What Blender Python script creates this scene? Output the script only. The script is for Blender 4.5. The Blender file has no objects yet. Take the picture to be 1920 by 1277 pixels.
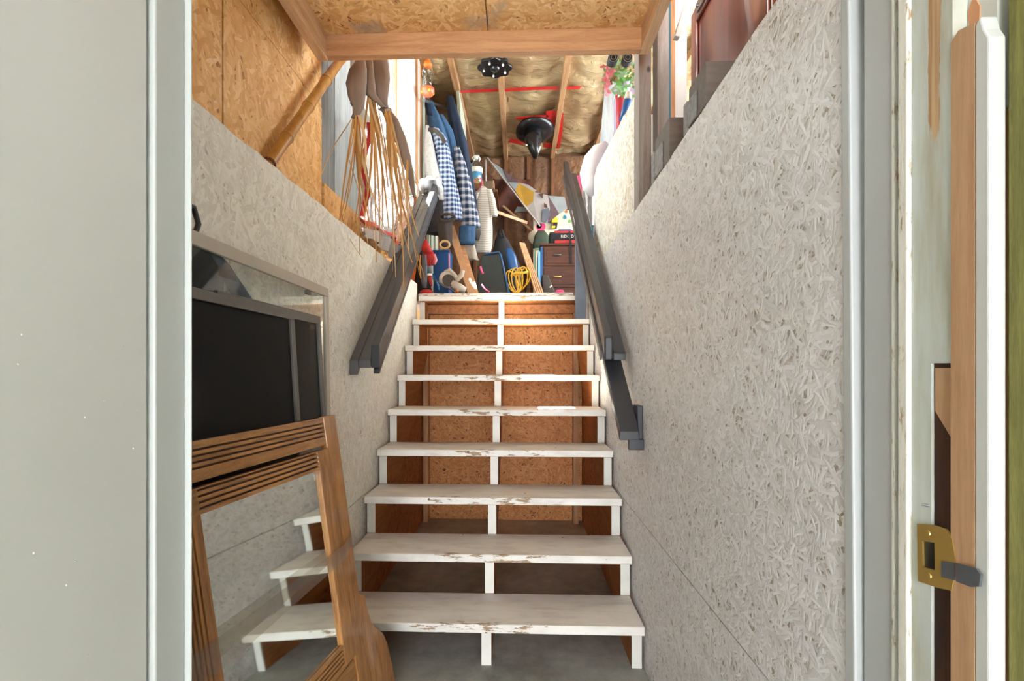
import bpy, bmesh, math, random
from mathutils import Vector, Matrix, noise
random.seed(7)
sc = bpy.context.scene
COL = sc.collection
# ---------------------------------------------------------------- camera
FPX, CX, CY, TH, H = 965.0, 938.5, 690.0, math.radians(2.05), 1.258
cam = bpy.data.cameras.new('camera'); camo = bpy.data.objects.new('camera', cam); COL.objects.link(camo)
camo.location = (0, 0, H); camo.rotation_euler = (math.pi/2, 0, TH)
cam.sensor_width = 36; cam.lens = 36*FPX/1920
cam.shift_x = (960-CX)/1920; cam.shift_y = (CY-638.5)/1920
cam.clip_start = 0.02
sc.camera = camo
# ---------------------------------------------------------------- light
w = bpy.data.worlds.new('sky'); sc.world = w; w.use_nodes = True
bg = w.node_tree.nodes['Background']; bg.inputs[0].default_value = (0.94, 0.975, 1.0, 1); bg.inputs[1].default_value = 7.0
sun = bpy.data.lights.new('sun', 'SUN'); sun.energy = 75; sun.angle = 0.009; sun.color = (1, .95, .87)
suno = bpy.data.objects.new('sun', sun); COL.objects.link(suno)
suno.rotation_euler = Vector((1, .25, -1.82)).to_track_quat('-Z', 'Y').to_euler(); suno.location = (-4, 6, 9)
vs = sc.view_settings
vs.view_transform = 'Standard'; vs.look = 'None'; vs.gamma = 1; vs.use_curve_mapping = False; vs.exposure = 1.42
# ---------------------------------------------------------------- helpers
def raydir(px, py):
    a = (px-CX)/FPX; b = -(py-CY)/FPX; s, c = math.sin(TH), math.cos(TH)
    return Vector((-s+a*c, c+a*s, b))
def at(px, py, y):                      # photograph pixel -> point of the place at distance y along the stairs
    d = raydir(px, py); return d*(y/d.y) + Vector((0, 0, H))
def atx(px, py, x):
    d = raydir(px, py); return d*(x/d.x) + Vector((0, 0, H))
def S(r, g, b, a=1):
    f = lambda v: (v/255/12.92) if v/255 <= .04045 else ((v/255+.055)/1.055)**2.4
    return (f(r), f(g), f(b), a)
class NT:
    def __init__(s, m): s.t = m.node_tree; s.n = s.t.nodes
    def new(s, ty, **kw):
        n = s.n.new(ty)
        for k, v in kw.items(): setattr(n, k, v)
        return n
    def link(s, a, b): s.t.links.new(a, b)
    def math(s, op, a, b=None, clamp=False):
        n = s.new('ShaderNodeMath', operation=op, use_clamp=clamp)
        for i, v in enumerate((a, b)):
            if v is None: continue
            if isinstance(v, (int, float)): n.inputs[i].default_value = v
            else: s.link(v, n.inputs[i])
        return n.outputs[0]
    def mixc(s, f, a, b):
        n = s.new('ShaderNodeMix', data_type='RGBA')
        for i, v in ((0, f), (6, a), (7, b)):
            if isinstance(v, (int, float, tuple)): n.inputs[i].default_value = v
            else: s.link(v, n.inputs[i])
        return n.outputs[2]
    def mixf(s, f, a, b):
        n = s.new('ShaderNodeMix', data_type='FLOAT')
        for i, v in ((0, f), (2, a), (3, b)):
            if isinstance(v, (int, float)): n.inputs[i].default_value = v
            else: s.link(v, n.inputs[i])
        return n.outputs[0]
    def ramp(s, f, stops, interp='LINEAR'):
        n = s.new('ShaderNodeValToRGB'); r = n.color_ramp; r.interpolation = interp
        while len(r.elements) < len(stops): r.elements.new(.5)
        for e, (p, c) in zip(r.elements, stops): e.position = p; e.color = c if isinstance(c, tuple) else (c, c, c, 1)
        s.link(f, n.inputs[0]); return n.outputs[0]
    def noise(s, vec, scale, detail=4, rough=.55, dist=0):
        n = s.new('ShaderNodeTexNoise'); n.inputs['Scale'].default_value = scale
        n.inputs['Detail'].default_value = detail; n.inputs['Roughness'].default_value = rough; n.inputs['Distortion'].default_value = dist
        s.link(vec, n.inputs['Vector']); return n.outputs['Fac']
    def map(s, vec, scale=(1,1,1), rot=(0,0,0), loc=(0,0,0)):
        n = s.new('ShaderNodeMapping'); n.inputs['Scale'].default_value = scale; n.inputs['Rotation'].default_value = rot
        n.inputs['Location'].default_value = loc; s.link(vec, n.inputs['Vector']); return n.outputs[0]
    def bump(s, h, strength=.3, dist=.005):
        n = s.new('ShaderNodeBump'); n.inputs['Strength'].default_value = strength; n.inputs['Distance'].default_value = dist
        s.link(h, n.inputs['Height']); return n.outputs[0]
def base(name):
    m = bpy.data.materials.new(name); m.use_nodes = True
    t = NT(m); b = t.n['Principled BSDF']; tc = t.new('ShaderNodeTexCoord')
    return m, t, b, tc.outputs['Object']
MATS = {}
def plain(name, c, rough=.6, metal=0, vary=.12, scale=8, bump=.1, c2=None, stretch=(1,1,1), dist=.003, **kw):
    m, t, b, o = base(name)
    v = t.map(o, stretch)
    n = t.noise(v, scale, 5)
    c2 = c2 or tuple(x*(1-vary*2) for x in c[:3])+(1,)
    t.link(t.mixc(t.ramp(n, [(.3, 0.0), (.7, 1.0)]), c2, c), b.inputs['Base Color'])
    b.inputs['Roughness'].default_value = rough; b.inputs['Metallic'].default_value = metal
    if bump: t.link(t.bump(t.noise(v, scale*4, 4), bump, dist), b.inputs['Normal'])
    for k, x in kw.items(): b.inputs[k.replace('_', ' ')].default_value = x
    MATS[name] = m; return m
def wood(name, c1, c2, axis=0, scale=6, rough=.55, knots=True, bump=.15, coat=0):
    m, t, b, o = base(name)
    st = [14, 14, 14]; st[axis] = 1.0
    v = t.map(o, tuple(st))
    wv = t.noise(v, scale*.5, 6, .6, .8)
    fine = t.noise(t.map(o, tuple(x*3 for x in st)), scale*2.5, 3)
    f = t.math('ADD', t.math('MULTIPLY', wv, .75), t.math('MULTIPLY', fine, .3))
    col = t.ramp(f, [(.35, c2), (.62, c1)])
    if knots:
        vo = t.new('ShaderNodeTexVoronoi'); vo.inputs['Scale'].default_value = 4.2
        ks = [1.6]*3; ks[axis] = .9
        t.link(t.map(o, tuple(ks)), vo.inputs['Vector'])
        k = t.ramp(vo.outputs['Distance'], [(.03, 0.0), (.075, 1.0)])
        col = t.mixc(k, tuple(x*.25 for x in c2[:3])+(1,), col)
    t.link(col, b.inputs['Base Color']); b.inputs['Roughness'].default_value = rough
    b.inputs['Coat Weight'].default_value = coat
    t.link(t.bump(f, bump, .004), b.inputs['Normal'])
    MATS[name] = m; return m
def osb(name, plane, stops, gap, sc_=1.0, bumps=.5, rough=.6, layers=6, spots=None, gl=(.42, .66), sheen=0.0):
    """oriented strand board: overlapping random flakes in the plane of the sheet"""
    m, t, b, o = base(name)
    sx = t.new('ShaderNodeSeparateXYZ'); t.link(o, sx.inputs[0]); cb = t.new('ShaderNodeCombineXYZ')
    for i, a in enumerate(plane): t.link(sx.outputs['xyz'.index(a)], cb.inputs[i])
    uv = cb.outputs[0]
    wob = t.new('ShaderNodeTexNoise'); wob.inputs['Scale'].default_value = 5*sc_; t.link(uv, wob.inputs['Vector'])
    ad = t.new('ShaderNodeVectorMath', operation='MULTIPLY_ADD'); t.link(wob.outputs['Color'], ad.inputs[0])
    ad.inputs[1].default_value = (.06/sc_, .06/sc_, 0); t.link(uv, ad.inputs[2]); uvw = ad.outputs[0]
    best = tone = None
    rnd = random.Random(name)
    for k in range(layers):
        ang = math.pi*k/layers + rnd.uniform(-.15, .15)
        s2 = rnd.uniform(.8, 1.35)*sc_
        r = t.map(uvw, (1, 1, 1), (0, 0, ang), (k*3.7, k*1.9, 0))
        v = t.map(r, (13*s2, 62*s2, 1))
        vo = t.new('ShaderNodeTexVoronoi', voronoi_dimensions='2D', distance='CHEBYCHEV'); vo.inputs['Scale'].default_value = 1
        t.link(v, vo.inputs['Vector'])
        se = t.new('ShaderNodeSeparateColor'); t.link(vo.outputs['Color'], se.inputs[0])
        hgt = t.math('SUBTRACT', se.outputs[0], t.math('MULTIPLY', vo.outputs['Distance'], .28))
        if best is None: best, tone = hgt, se.outputs[1]
        else:
            g = t.math('GREATER_THAN', hgt, best)
            tone = t.mixf(g, tone, se.outputs[1]); best = t.math('MAXIMUM', hgt, best)
    grain = t.noise(uv, 240, 3)
    big = t.noise(uv, 2.2, 4)
    f = t.math('ADD', t.math('MULTIPLY', tone, .6), t.math('ADD', t.math('MULTIPLY', grain, .22), t.math('MULTIPLY', big, .3)))
    col = t.ramp(f, stops)
    col = t.mixc(t.ramp(best, [(gl[0], 0.0), (gl[1], 1.0)]), gap, col)
    if spots:
        sp = t.noise(t.map(uv, (1, 1, 1), (0, 0, 0), (5, 3, 0)), 3.3, 5)
        col = t.mixc(t.ramp(sp, [(.60, 0.0), (.72, 1.0)]), col, spots)
    t.link(col, b.inputs['Base Color']); b.inputs['Roughness'].default_value = rough
    t.link(t.bump(best, bumps, .006), b.inputs['Normal'])
    MATS[name] = m; return m
class MB:
    """collects shapes for ONE mesh"""
    def __init__(s): s.v = []; s.f = []; s.m = []; s.mi = 0
    def add(s, vs, fs):
        n = len(s.v); s.v += [Vector(p) for p in vs]
        for f in fs: s.f.append([i+n for i in f]); s.m.append(s.mi)
        return s
    def box(s, x0, x1, y0, y1, z0, z1, slope=0):
        d = slope*(y1-y0)
        vs = [(x0,y0,z0),(x1,y0,z0),(x1,y1,z0+d),(x0,y1,z0+d),(x0,y0,z1),(x1,y0,z1),(x1,y1,z1+d),(x0,y1,z1+d)]
        return s.add(vs, [(0,3,2,1),(4,5,6,7),(0,1,5,4),(1,2,6,5),(2,3,7,6),(3,0,4,7)])
    def beam(s, p, q, w, t, side=(1,0,0)):
        p, q = Vector(p), Vector(q); d = (q-p).normalized(); a = Vector(side); a = (a-d*a.dot(d)).normalized(); b = d.cross(a)
        vs = [c+a*i*w/2+b*j*t/2 for c in (p, q) for i, j in ((-1,-1),(1,-1),(1,1),(-1,1))]
        return s.add(vs, [(3,2,1,0),(4,5,6,7)]+[(i,(i+1)%4,(i+1)%4+4,i+4) for i in range(4)])
    def prism(s, poly, axis, a0, a1):
        k = 'xyz'.index(axis)
        def P(u, v, a): return [(a,u,v),(u,a,v),(u,v,a)][k]
        n = len(poly); vs = [P(u,v,a0) for u,v in poly]+[P(u,v,a1) for u,v in poly]
        return s.add(vs, [tuple(range(n))[::-1], tuple(range(n,2*n))]+[(i,(i+1)%n,(i+1)%n+n,i+n) for i in range(n)])
    def tube(s, pts, r, seg=8, cap=True):
        pts = [Vector(p) for p in pts]; n = len(pts); R = r if isinstance(r, (list, tuple)) else [r]*n
        up = Vector((.31,.17,.93)); vs = []; fs = []
        for i, p in enumerate(pts):
            d = (pts[min(i+1,n-1)]-pts[max(i-1,0)]).normalized()
            a = up-d*up.dot(d); a = a.normalized() if a.length > 1e-4 else d.orthogonal().normalized(); up = a; b = d.cross(a)
            for k in range(seg):
                th = 2*math.pi*k/seg; vs.append(p+(a*math.cos(th)+b*math.sin(th))*R[i])
        for i in range(n-1):
            for k in range(seg): fs.append((i*seg+k, i*seg+(k+1)%seg, (i+1)*seg+(k+1)%seg, (i+1)*seg+k))
        if cap: fs += [tuple(range(seg))[::-1], tuple(range((n-1)*seg, n*seg))]
        return s.add(vs, fs)
    def lathe(s, prof, c, seg=20, axis=(0,0,1), sx=1, sy=1):
        q = Vector((0,0,1)).rotation_difference(Vector(axis)); c = Vector(c); vs = []; fs = []; n = len(prof)
        for r, z in prof:
            for k in range(seg):
                th = 2*math.pi*k/seg; vs.append(c+q @ Vector((r*math.cos(th)*sx, r*math.sin(th)*sy, z)))
        for i in range(n-1):
            for k in range(seg): fs.append((i*seg+k, i*seg+(k+1)%seg, (i+1)*seg+(k+1)%seg, (i+1)*seg+k))
        if prof[0][0] > 1e-5: fs.append(tuple(range(seg))[::-1])
        if prof[-1][0] > 1e-5: fs.append(tuple(range((n-1)*seg, n*seg)))
        return s.add(vs, fs)
    def grid(s, fn, nu, nv):
        vs = [fn(i/nu, j/nv) for j in range(nv+1) for i in range(nu+1)]
        return s.add(vs, [(j*(nu+1)+i, j*(nu+1)+i+1, (j+1)*(nu+1)+i+1, (j+1)*(nu+1)+i) for j in range(nv) for i in range(nu)])
    def ribbon(s, pts, w, side):
        side = Vector(side).normalized(); vs = []; n = len(pts)
        for i, p in enumerate(pts):
            ww = w[i] if isinstance(w, (list, tuple)) else w
            vs += [Vector(p)-side*ww/2, Vector(p)+side*ww/2]
        return s.add(vs, [(2*i, 2*i+1, 2*i+3, 2*i+2) for i in range(n-1)])
    def loft(s, rings, cap=True):
        seg = len(rings[0]); vs = [p for r in rings for p in r]; n = len(rings)
        fs = [(i*seg+k, i*seg+(k+1)%seg, (i+1)*seg+(k+1)%seg, (i+1)*seg+k) for i in range(n-1) for k in range(seg)]
        if cap: fs += [tuple(range(seg))[::-1], tuple(range((n-1)*seg, n*seg))]
        return s.add(vs, fs)
def mk(name, mb, mat, parent=None, loc=None, smooth=False, bevel=0, solid=0):
    if loc is None:
        if parent is not None: loc = parent.location
        else:
            lo = [min(v[i] for v in mb.v) for i in range(3)]; hi = [max(v[i] for v in mb.v) for i in range(3)]
            loc = Vector(((lo[0]+hi[0])/2, (lo[1]+hi[1])/2, lo[2]))
    loc = Vector(loc)
    me = bpy.data.meshes.new(name); me.from_pydata([v-loc for v in mb.v], [], mb.f)
    for m in (mat if isinstance(mat, (list, tuple)) else [mat]): me.materials.append(MATS[m] if isinstance(m, str) else m)
    for p, i in zip(me.polygons, mb.m): p.material_index = i; p.use_smooth = smooth
    bm = bmesh.new(); bm.from_mesh(me); bmesh.ops.recalc_face_normals(bm, faces=bm.faces); bm.to_mesh(me); bm.free()
    o = bpy.data.objects.new(name, me); COL.objects.link(o)
    if parent is not None:
        o.parent = parent; pl = WL[parent.name]
        o.location = loc-Vector(pl)
    else: o.location = loc
    WL[o.name] = loc.copy()
    if solid: s_ = o.modifiers.new('thick', 'SOLIDIFY'); s_.thickness = solid; s_.offset = 0
    if bevel: b = o.modifiers.new('edge', 'BEVEL'); b.width = bevel; b.segments = 2; b.limit_method = 'ANGLE'; b.angle_limit = .6
    if smooth and not bevel:
        pass
    return o
WL = {}
def tag(o, label, cat, group=None):
    o['label'] = label; o['category'] = cat
    if group: o['group'] = group
    return o
def thing(name, label, cat, loc, group=None):
    o = bpy.data.objects.new(name, None); o.empty_display_size = .05; COL.objects.link(o); o.location = loc; WL[o.name] = Vector(loc)
    return tag(o, label, cat, group)
def part(t, name, mb, mat, **kw):
    return mk(name, mb, mat, parent=t, loc=WL[t.name], **kw)
def struct(name, mb, mat, label, **kw):
    o = mk(name, mb, mat, loc=(0,0,0), **kw); o['kind'] = 'structure'; o['label'] = label; return o
def pxs(px, y): return px*y/FPX        # length of so many pixels at distance y
# ---------------------------------------------------------------- materials
osb('paint_osb_l', 'yz', [(.2, S(208,204,193)), (.5, S(225,222,213)), (.85, S(238,236,229))], S(178,168,150), 1.7, .75, .5, gl=(.28,.48))
osb('paint_osb_r', 'yz', [(.2, S(204,201,199)), (.5, S(222,219,219)), (.85, S(236,234,235))], S(156,142,124), 1.7, 1.0, .45, gl=(.37,.57))
osb('paint_osb_worn', 'yz', [(.2, S(206,196,178)), (.5, S(232,228,218)), (.85, S(244,242,236))], S(192,170,134), 1.3, .6, .6, gl=(.45,.7))
osb('osb_raw', 'yz', [(.2, S(204,146,78)), (.45, S(218,164,96)), (.7, S(228,178,112)), (.95, S(240,202,146))], S(164,106,50), 1.1, .35, .6, gl=(.34,.52))
osb('osb_ceiling', 'xy', [(.2, S(206,150,86)), (.45, S(222,172,110)), (.7, S(236,192,132)), (.95, S(246,212,160))], S(150,94,44), 1.1, .35, .6, gl=(.34,.52), spots=S(172,154,136))
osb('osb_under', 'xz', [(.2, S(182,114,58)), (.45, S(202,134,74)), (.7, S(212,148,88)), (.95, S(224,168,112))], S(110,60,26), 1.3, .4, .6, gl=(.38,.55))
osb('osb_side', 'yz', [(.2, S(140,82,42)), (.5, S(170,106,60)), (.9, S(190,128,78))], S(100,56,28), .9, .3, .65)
plain('block_dark', S(118,108,100), .7, vary=.15, stretch=(1,6,6))
wood('lumber_x', S(214,168,128), S(176,120,78), 0, 5); wood('lumber_y', S(222,184,146), S(190,142,100), 1, 5); wood('lumber_z', S(196,148,104), S(158,104,64), 2, 5)
wood('beam_front', S(202,152,108), S(168,114,72), 0, 5)
wood('stringer_raw', S(190,122,66), S(140,80,38), 1, 5)
wood('oak_y', S(178,126,72), S(122,78,40), 1, 7, .38, False, .2, .3); wood('oak_z', S(174,121,68), S(118,74,37), 2, 7, .38, False, .2, .3)
wood('stud_dark', S(122,80,48), S(84,50,28), 2, 5); wood('stud_x', S(190,150,110), S(140,100,66), 1, 5)
wood('grey_post', S(150,142,138), S(122,104,88), 2, 5); wood('grey_block', S(150,150,150), S(112,106,102), 0, 5, .7, False)
wood('weathered', S(176,184,186), S(140,148,152), 2, 4, .8, False); wood('weathered_dark', S(150,156,158), S(112,118,122), 2, 4, .8, False)
wood('sage_board', S(178,184,166), S(140,146,126), 2, 4, .7, False)
wood('barn_board', S(120,100,78), S(78,64,50), 2, 5, .8, False)
wood('green_treated', S(138,132,70), S(96,92,40), 2, 9, .75, False, .3)
wood('bare_pine', S(196,156,118), S(172,128,92), 2, 4, .7, False, .08); wood('dark_slot', S(70,38,20), S(26,14,9), 2, 5, .8, False)
wood('cherry', S(112,52,34), S(74,30,20), 2, 4, .28, False, .05, .5); wood('walnut', S(96,56,38), S(58,30,20), 0, 5, .4, False, .1, .2)
wood('bamboo', S(196,140,62), S(150,96,36), 2, 3, .35, False, .05, .3)
plain('paint_door', S(205,205,200), .45, vary=.03, scale=3, bump=.05)
plain('paint_jamb', S(188,190,190), .5, vary=.04, scale=5, bump=.12, stretch=(1,1,.3))
plain('paint_jamb_l', S(188,191,188), .5, vary=.05, scale=3, bump=.08, stretch=(1,1,.3))
plain('paint_trim', S(216,216,208), .55, vary=.05, scale=9, bump=.2)
plain('paint_white', S(232,229,222), .5, vary=.04, scale=14, bump=.15)
plain('rail_black', S(54,55,60), .32, vary=.06, scale=10, bump=.05, stretch=(1,.2,1))
plain('rail_wall_grey', S(84,82,83), .4, vary=.06, scale=10, bump=.06)
plain('rail_blue', S(98,108,124), .45, vary=.1, scale=10, bump=.1)
plain('alu', S(186,178,166), .45, .1, vary=.06, scale=20, bump=.05)
plain('alu_dark', S(104,102,99), .5, .3, vary=.08, scale=20, bump=.05)
plain('black_plastic', S(26,27,30), .35, vary=.1); plain('black_cloth', S(32,33,37), .85, vary=.2, bump=.3)
plain('charcoal_cloth', S(58,60,66), .85, vary=.2, bump=.3); plain('hose_grey', S(82,94,106), .6, vary=.15, scale=60, bump=.4)
plain('chrome', S(190,190,192), .15, 1, bump=0); plain('brass', S(214,180,100), .28, .7, vary=.06, bump=.03); plain('steel', S(128,134,142), .3, .7, vary=.1)
plain('palm_sheath', S(142,124,110), .7, vary=.15, scale=6, stretch=(6,6,.8), bump=.4); plain('raffia', S(206,150,78), .6, vary=.2, scale=6, stretch=(8,8,.6), bump=.2)
plain('raffia_pale', S(222,186,134), .6, vary=.15, scale=6, stretch=(8,8,.6), bump=.2)
plain('red_tape', S(206,38,34), .4, vary=.1, scale=20); plain('kraft', S(130,94,64), .55, vary=.15, scale=4, bump=.8, dist=.03, c2=S(96,66,44))
plain('denim', S(52,92,132), .85, vary=.15, scale=30, bump=.3); plain('navy', S(24,44,70), .85, vary=.2, bump=.3); plain('quilt_black', S(58,58,64), .7, vary=.2, scale=14, bump=.7, dist=.01)
plain('sherpa', S(214,218,224), .95, vary=.1, scale=60, bump=.9, dist=.008); plain('dark_cuff', S(70,64,60), .9, vary=.2, bump=.3)
plain('blue_plastic', S(22,92,158), .4, vary=.05); plain('light_blue', S(128,190,226), .5, vary=.05); plain('blue_edge', S(30,84,140), .4, vary=.1)
plain('green_black', S(28,44,46), .5, vary=.25, scale=3); plain('red_cloth', S(196,44,44), .6, vary=.15, bump=.3, scale=20); plain('pink', S(222,66,120), .6, vary=.05)
plain('orange', S(226,110,36), .5, vary=.05); plain('yellow_cord', S(230,176,36), .5, vary=.05); plain('yellow', S(226,206,40), .5, vary=.05)
plain('saw_body', S(196,186,172), .4, vary=.08); plain('saw_dark', S(70,62,56), .5, vary=.1); plain('label_white', S(226,224,214), .6, vary=.03)
plain('flag_grey', S(128,134,134), .8, vary=.1); plain('flag_mustard', S(192,148,52), .8, vary=.1); plain('flag_light', S(176,170,166), .8, vary=.1); plain('flag_plum', S(84,62,64), .8, vary=.1)
plain('maroon_cloth', S(104,58,44), .8, vary=.3, scale=7); plain('poster_cream', S(216,206,182), .7, vary=.05); plain('olive_cloth', S(66,78,62), .85, vary=.15)
plain('leaf', S(104,170,82), .5, vary=.2); plain('leaf_pale', S(160,200,160), .5, vary=.15); plain('petal', S(240,150,166), .6, vary=.1); plain('red_pot', S(186,52,70), .5, vary=.1)
plain('lilac', S(176,160,190), .6, vary=.1); plain('pillow', S(222,224,228), .8, vary=.06, scale=10); plain('fringe', S(176,166,150), .9, vary=.2)
plain('teal', S(40,120,140), .6, vary=.1); plain('lamp_black', S(22,24,28), .25, vary=.1, bump=0); plain('feeder_red', S(236,96,64), .3, vary=.05); plain('jug_blue', S(70,150,190), .15, vary=.05, bump=0)
plain('torn', S(214,150,108), .8, vary=.1)
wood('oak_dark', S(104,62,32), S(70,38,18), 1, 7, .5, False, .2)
plain('rust', S(112,62,34), .8); plain('mudgrey', S(96,104,112), .7, vary=.15)
def concrete():
    m, t, b, o = base('concrete')
    n1 = t.noise(o, 2.6, 6, .6); n2 = t.noise(o, 14, 6, .65); n3 = t.noise(o, 70, 3)
    f = t.math('ADD', t.math('MULTIPLY', n1, .6), t.math('MULTIPLY', n2, .4))
    c = t.ramp(f, [(.32, S(122,122,114)), (.5, S(160,162,154)), (.62, S(178,180,172)), (.72, S(208,208,200))])
    t.link(c, b.inputs['Base Color']); b.inputs['Roughness'].default_value = .6
    t.link(t.bump(t.math('ADD', n2, t.math('MULTIPLY', n3, .3)), .25, .004), b.inputs['Normal']); MATS['concrete'] = m
concrete()
def tread_paint():
    # white paint, worn to bare wood along the nosing; object x = along the tread, y = back from the nosing
    m, t, b, o = base('tread_paint')
    sx = t.new('ShaderNodeSeparateXYZ'); t.link(o, sx.inputs[0]); oi = t.new('ShaderNodeObjectInfo')
    sh = t.new('ShaderNodeVectorMath', operation='MULTIPLY_ADD'); cr = t.new('ShaderNodeCombineXYZ')
    t.link(oi.outputs['Random'], cr.inputs[0]); t.link(cr.outputs[0], sh.inputs[0]); sh.inputs[1].default_value = (17, 5, 3); t.link(o, sh.inputs[2])
    n = t.noise(t.map(sh.outputs[0], (5, 26, 26)), 1.6, 7, .68)
    edge = t.ramp(sx.outputs[1], [(0.0, 1.0), (.055, .55), (.16, .15)])
    edge.node.inputs[0]
    cen = t.ramp(t.math('ABSOLUTE', sx.outputs[0]), [(.18, 1.0), (.52, .25)])
    k = t.math('MULTIPLY', t.math('MULTIPLY', edge, cen), 1.0)
    msk = t.ramp(t.math('ADD', n, t.math('MULTIPLY', k, .26)), [(.785, 0.0), (.81, 1.0)])
    dirt = t.noise(t.map(sh.outputs[0], (3, 9, 9)), 2, 6, .6)
    paint = t.ramp(dirt, [(.3, S(208,202,195)), (.5, S(230,225,218)), (.75, S(238,234,229))])
    bare = t.ramp(n, [(.4, S(120,92,66)), (.7, S(176,146,112))])
    nail = t.new('ShaderNodeTexVoronoi'); nail.inputs['Scale'].default_value = 7; t.link(sh.outputs[0], nail.inputs['Vector'])
    col = t.mixc(msk, paint, bare)
    col = t.mixc(t.ramp(nail.outputs['Distance'], [(.035, 1.0), (.05, 0.0)]), col, S(96,70,52))
    t.link(col, b.inputs['Base Color']); b.inputs['Roughness'].default_value = .5
    t.link(t.bump(t.math('SUBTRACT', t.math('MULTIPLY', dirt, .3), msk), .35, .003), b.inputs['Normal']); MATS['tread_paint'] = m
tread_paint()
def floor_edge():
    m, t, b, o = base('floor_edge')
    n = t.noise(t.map(o, (9, 9, 40)), 2, 6, .7)
    t.link(t.ramp(n, [(.42, S(150,128,104)), (.52, S(214,208,200))]), b.inputs['Base Color']); MATS['floor_edge'] = m
floor_edge()
def worn_jamb():
    # pale jamb with a long patch where the paint is rubbed off to the wood
    m, t, b, o = base('worn_jamb')
    sx = t.new('ShaderNodeSeparateXYZ'); t.link(o, sx.inputs[0])
    n = t.noise(t.map(o, (1, 30, 7)), 1.4, 5, .6)
    yy = t.math('ABSOLUTE', t.math('SUBTRACT', sx.outputs[1], atx(1752, 690, .53).y))
    band = t.ramp(yy, [(.006, 1.0), (.018, 0.0)])
    up = t.ramp(t.math('SUBTRACT', sx.outputs[2], 1.3), [(.13, .2), (.26, .75), (.5, 1.0)])
    msk = t.ramp(t.math('ADD', t.math('MULTIPLY', band, .25), t.math('ADD', t.math('MULTIPLY', up, .25), t.math('MULTIPLY', n, .32))), [(.545, 0.0), (.565, 1.0)])
    g = t.noise(t.map(o, (40, 90, 2)), 2, 4)
    bare = t.ramp(g, [(.35, S(166,122,78)), (.65, S(202,166,122))])
    pn = t.noise(t.map(o, (6, 20, 3)), 2, 5)
    paint = t.ramp(pn, [(.3, S(176,172,152)), (.55, S(198,202,194)), (.8, S(210,214,210))])
    t.link(t.mixc(msk, paint, bare), b.inputs['Base Color']); b.inputs['Roughness'].default_value = .5; MATS['worn_jamb'] = m
worn_jamb()
def chipped():
    m, t, b, o = base('chipped_edge')
    n = t.noise(t.map(o, (60, 60, 14)), 1.2, 6, .7)
    t.link(t.ramp(n, [(.36, S(170,140,108)), (.43, S(226,222,210)), (.8, S(236,234,226))]), b.inputs['Base Color']); t.link(t.bump(n, .5, .003), b.inputs['Normal']); MATS['chipped_edge'] = m
chipped()
def vapour():
    # shiny wrinkled plastic film over kraft insulation
    m, t, b, o = base('vapour_film')
    n = t.noise(t.map(o, (1.6, 3.4, 1)), 3.0, 5, .6, 1.2)
    c = t.ramp(t.noise(o, 1.6, 3), [(.3, S(160,132,96)), (.55, S(190,168,128)), (.8, S(212,196,156))])
    t.link(c, b.inputs['Base Color']); b.inputs['Roughness'].default_value = .22; b.inputs['Coat Weight'].default_value = .9; b.inputs['Coat Roughness'].default_value = .12
    t.link(t.bump(n, .9, .06), b.inputs['Normal']); MATS['vapour_film'] = m
vapour()
def glassy(name, tint, refl, rough=.02, rtint=(1,1,1,1), bump=0):
    m = bpy.data.materials.new(name); m.use_nodes = True; t = NT(m); t.n.remove(t.n['Principled BSDF']); out = t.n['Material Output']
    tr = t.new('ShaderNodeBsdfTransparent'); tr.inputs[0].default_value = tint; g = t.new('ShaderNodeBsdfGlossy'); g.inputs[0].default_value = rtint; g.inputs['Roughness'].default_value = rough
    lw = t.new('ShaderNodeLayerWeight'); lw.inputs[0].default_value = .5
    f = t.math('ADD', t.math('MULTIPLY', t.math('POWER', lw.outputs['Facing'], 4.0), .85), refl, True)
    mx = t.new('ShaderNodeMixShader'); t.link(f, mx.inputs[0]); t.link(tr.outputs[0], mx.inputs[1]); t.link(g.outputs[0], mx.inputs[2]); t.link(mx.outputs[0], out.inputs[0])
    if bump:
        tc = t.new('ShaderNodeTexCoord'); t.link(t.bump(t.noise(tc.outputs['Object'], 9, 4), bump, .02), g.inputs['Normal'])
    MATS[name] = m
glassy('pane', (.86,.9,.88,1), .02); glassy('plastic_film', (.86,.86,.85,1), .30, .22, bump=.9); glassy('clear_tape', (.90,.88,.84,1), .06, .25)
glassy('jug_clear', (.82,.92,.96,1), .06); glassy('feeder_clear', (.9,.95,.93,1), .06)
def mirror():
    m, t, b, o = base('mirror'); b.inputs['Metallic'].default_value = 1; b.inputs['Base Color'].default_value = (.80,.84,.80,1); b.inputs['Roughness'].default_value = .035; MATS['mirror'] = m
mirror()
def screen():
    m = bpy.data.materials.new('insect_mesh'); m.use_nodes = True; t = NT(m); b = t.n['Principled BSDF']; out = t.n['Material Output']
    b.inputs['Base Color'].default_value = S(18,20,25); b.inputs['Roughness'].default_value = .75; b.inputs['Specular IOR Level'].default_value = .25
    tc = t.new('ShaderNodeTexCoord'); n = t.noise(t.map(tc.outputs['Object'], (1, 5, .7)), 6, 4, .5, 1.5)
    tr = t.new('ShaderNodeBsdfTransparent'); mx = t.new('ShaderNodeMixShader')
    t.link(t.ramp(n, [(.35, .95), (.7, .92)]), mx.inputs[0]); t.link(tr.outputs[0], mx.inputs[1]); t.link(b.outputs[0], mx.inputs[2]); t.link(mx.outputs[0], out.inputs[0]); MATS['insect_mesh'] = m
screen()
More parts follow.
